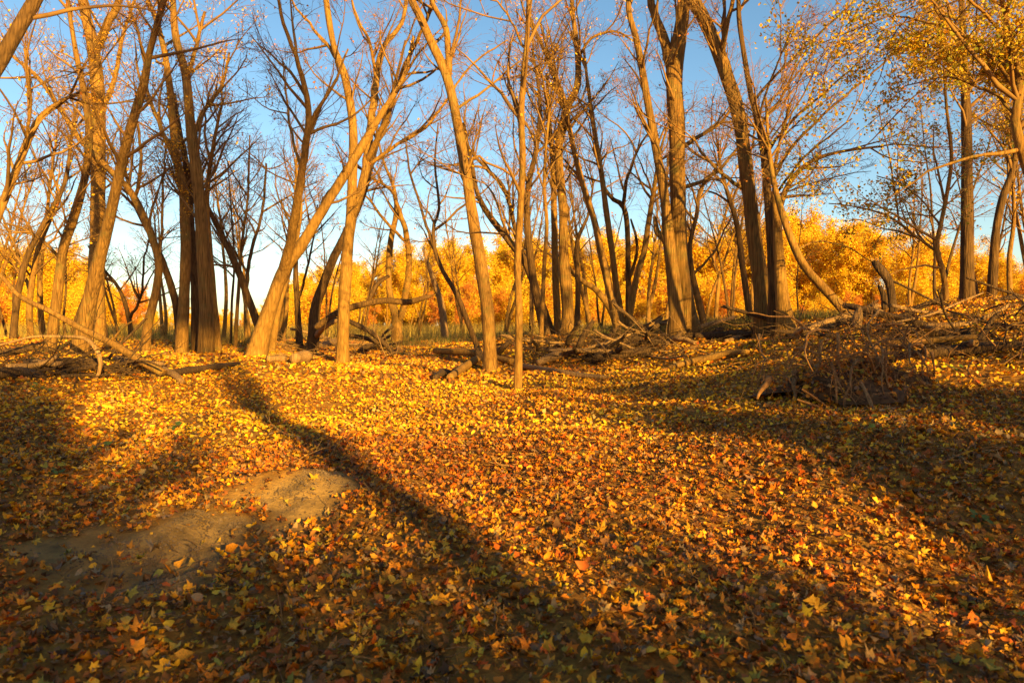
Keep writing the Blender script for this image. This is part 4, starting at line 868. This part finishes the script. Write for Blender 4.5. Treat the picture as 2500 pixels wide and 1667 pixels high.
# the largest leaves nearest the viewer, one by one
LC = [('yellow', (.80, .47, .04)), ('orange', (.72, .29, .02)), ('rust red', (.48, .13, .02)), ('brown', (.28, .13, .04)), ('tan', (.48, .32, .15)), ('olive green', (.36, .32, .05)), ('golden', (.78, .38, .03))]
LM = {c: leaf_mat('leaf_' + c.replace(' ', '_'), .12, v, False) for c, v in LC}
LV = {}
for c, _ in LC:
    for k in range(4):
        V, T, _k = leaves_mesh(np.zeros((1, 3)), np.array([1.0]), np.array([[0., 0, 1]]), 'maple' if k < 3 else 'ovate', 1.1, rng)
        st = tubes(np.array([[[0, -.25, 0], [.03, -.5, .03], [.1, -.75, .05]]]), np.array([[.012, .01, .008]]), 3)
        me = mk_mesh('fallen_leaf', np.vstack([V, st[0]]), st[1] + len(V), T, [LM[c]]); LV[c, k] = me
CW = np.array([.24, .2, .09, .17, .12, .06, .12])
for k in range(296):
    Y = math.sqrt(rng.uniform(2.9 ** 2, 4.7 ** 2)); x = (rng.uniform(20, 2480) - CX) / F * Y
    c = LC[rng.choice(7, p=CW)][0]
    o = obj('fallen_leaf', LV[c, int(rng.integers(0, 4))], None, label='curled ' + c + ' leaf lying on the litter nearest the viewer', category='leaf', group=c + ' leaves nearest the viewer')
    s = rng.uniform(.07, .12); o.location = (x, Y, float(hgt(x, Y)) + rng.uniform(.035, .065)); o.scale = (s, s, s)
    o.rotation_euler = (rng.normal(0, .45), rng.normal(0, .45), rng.uniform(0, 6.3))
for (u, v, c, s, lab) in [(380, 1342, 'tan', .2, 'large pale tan leaf lying alone on the bare grey sand'), (340, 1375, 'olive green', .11, 'small olive leaf left of the large tan leaf on the sand'), (365, 1268, 'golden', .15, 'golden leaf at the upper edge of the bare grey sand'),
        (430, 1415, 'orange', .16, 'orange leaf on the lower right edge of the bare grey sand'), (215, 1362, 'brown', .13, 'brown leaf on the left part of the bare grey sand'), (150, 1390, 'brown', .14, 'brown crumpled leaf at the left end of the bare grey sand'), (725, 1232, 'rust red', .1, 'reddish leaf in the middle of the sunlit sand patch'),
        (505, 1250, 'tan', .1, 'tan leaf between the grey sand and the sunlit sand patch'), (370, 1200, 'yellow', .13, 'bright yellow leaf above the bare grey sand')]:
    p = hit(u, v); o = obj('fallen_leaf', LV[c, 1], None, label=lab, category='leaf'); o.location = (p[0], p[1], float(hgt(p[0], p[1])) + .02); o.scale = (s, s, s); o.rotation_euler = (.25, .2, rng.uniform(0, 6))

# ------------------------------------------------------------------ weeds and grass
GREEN = leaf_mat('weed_leaf', .25, (.10, .135, .03), False); YGREEN = leaf_mat('seedling_leaf', .3, (.34, .345, .05), False)
def weed(u, v, label, n, size, mat, hgt_=.12, seed=0, name='weed'):
    r = np.random.default_rng(seed + 600); p = hit(u, v); p[2] = hgt(p[0], p[1])
    t = thing(name, label, 'plant', p)
    for k in range(n):
        a = r.uniform(0, 6.3); tip = np.array([math.cos(a), math.sin(a), r.uniform(.4, 1.2)]) * hgt_ * r.uniform(.6, 1.1)
        V, Q = tubes(np.array([[[0, 0, -.02], tip * .5 + [0, 0, .02], tip]]), np.array([[.003, .0025, .002]]), 4); obj('stem', mk_mesh('stem', V, Q, mats=[mat]), t)
        V, T, _ = leaves_mesh(tip[None], np.array([size * r.uniform(.45, .85)]), norm(np.array([[r.normal(0, .4), -.5, 1]])), 'ovate', .4, r); obj('leaf', mk_mesh('leaf', V, None, T, [mat]), t)
weed(409, 1055, 'broad green leaved weed in the orange leaves at left', 4, .17, GREEN, .13, 1)
weed(250, 1105, 'small dark green weed in the shaded leaves at left', 4, .11, GREEN, .08, 2)
weed(140, 1165, 'low dark green weed near the left edge', 5, .10, GREEN, .07, 3)
weed(425, 1150, 'tiny green weed above the bare sand', 2, .09, GREEN, .09, 4)
weed(2115, 1060, 'yellow green seedling below the root mass', 5, .11, YGREEN, .17, 5, 'seedling')
weed(2395, 1285, 'dark green weed in the sunlit leaves at lower right', 6, .10, GREEN, .08, 6)
weed(100, 960, 'pale green weed at the foot of the brush heap at left', 5, .16, GREEN, .18, 7)
weed(1150, 890, 'green weed left of the central trunk', 5, .14, GREEN, .15, 8)
weed(2330, 910, 'small green weed on the bank at right', 5, .10, GREEN, .1, 9)

def grass(label, n, u0, u1, Yr, h, cols, seed):
    r = np.random.default_rng(seed); Y = r.uniform(*Yr, n); X = (r.uniform(u0, u1, n) - CX) / F * Y
    b = np.stack([X, Y, hgt(X, Y)], 1); H = r.uniform(.4, 1, n) * h; w = r.uniform(.006, .014, n); a = r.uniform(0, 3.2, n)
    sx = np.stack([np.cos(a), np.sin(a), 0 * a], 1) * w[:, None]; ln = r.normal(0, .35, (n, 2)) * H[:, None]
    mid = b + np.stack([ln[:, 0] * .35, ln[:, 1] * .35, H * .6], 1); tip = b + np.stack([ln[:, 0], ln[:, 1], H], 1)
    V = np.stack([b - sx, b + sx, mid - sx * .7, mid + sx * .7, tip], 1).reshape(-1, 3); i = np.arange(n)[:, None] * 5
    T = (i[:, None] + np.array([[0, 1, 3], [0, 3, 2], [2, 3, 4]])[None]).reshape(-1, 3)
    c = np.array(cols)[r.integers(0, len(cols), n)] * r.uniform(.7, 1.2, (n, 1))
    obj('grass', mk_mesh('grass', V, None, T, [GRASS], False, np.repeat(c, 3, axis=0)), kind='stuff', label=label, category='grass')
grass('green grass strip before the golden woods at centre', 5000, 930, 1290, (26, 36), .28, [(.12, .12, .02), (.36, .2, .04), (.45, .25, .05)], 1)
grass('green undergrowth behind the left trunks', 5000, -60, 620, (26, 38), .32, [(.16, .13, .02), (.42, .22, .04), (.5, .26, .04)], 2)
grass('dry mixed undergrowth behind the right trunks', 9000, 1400, 2050, (22, 34), .45, [(.12, .12, .02), (.3, .18, .03), (.2, .12, .03)], 3)
grass('dry golden weeds along the foot of the far woods', 40000, -300, 2800, (36, 80), 1.1, [(.55, .33, .05), (.45, .24, .03), (.3, .2, .05)], 4)
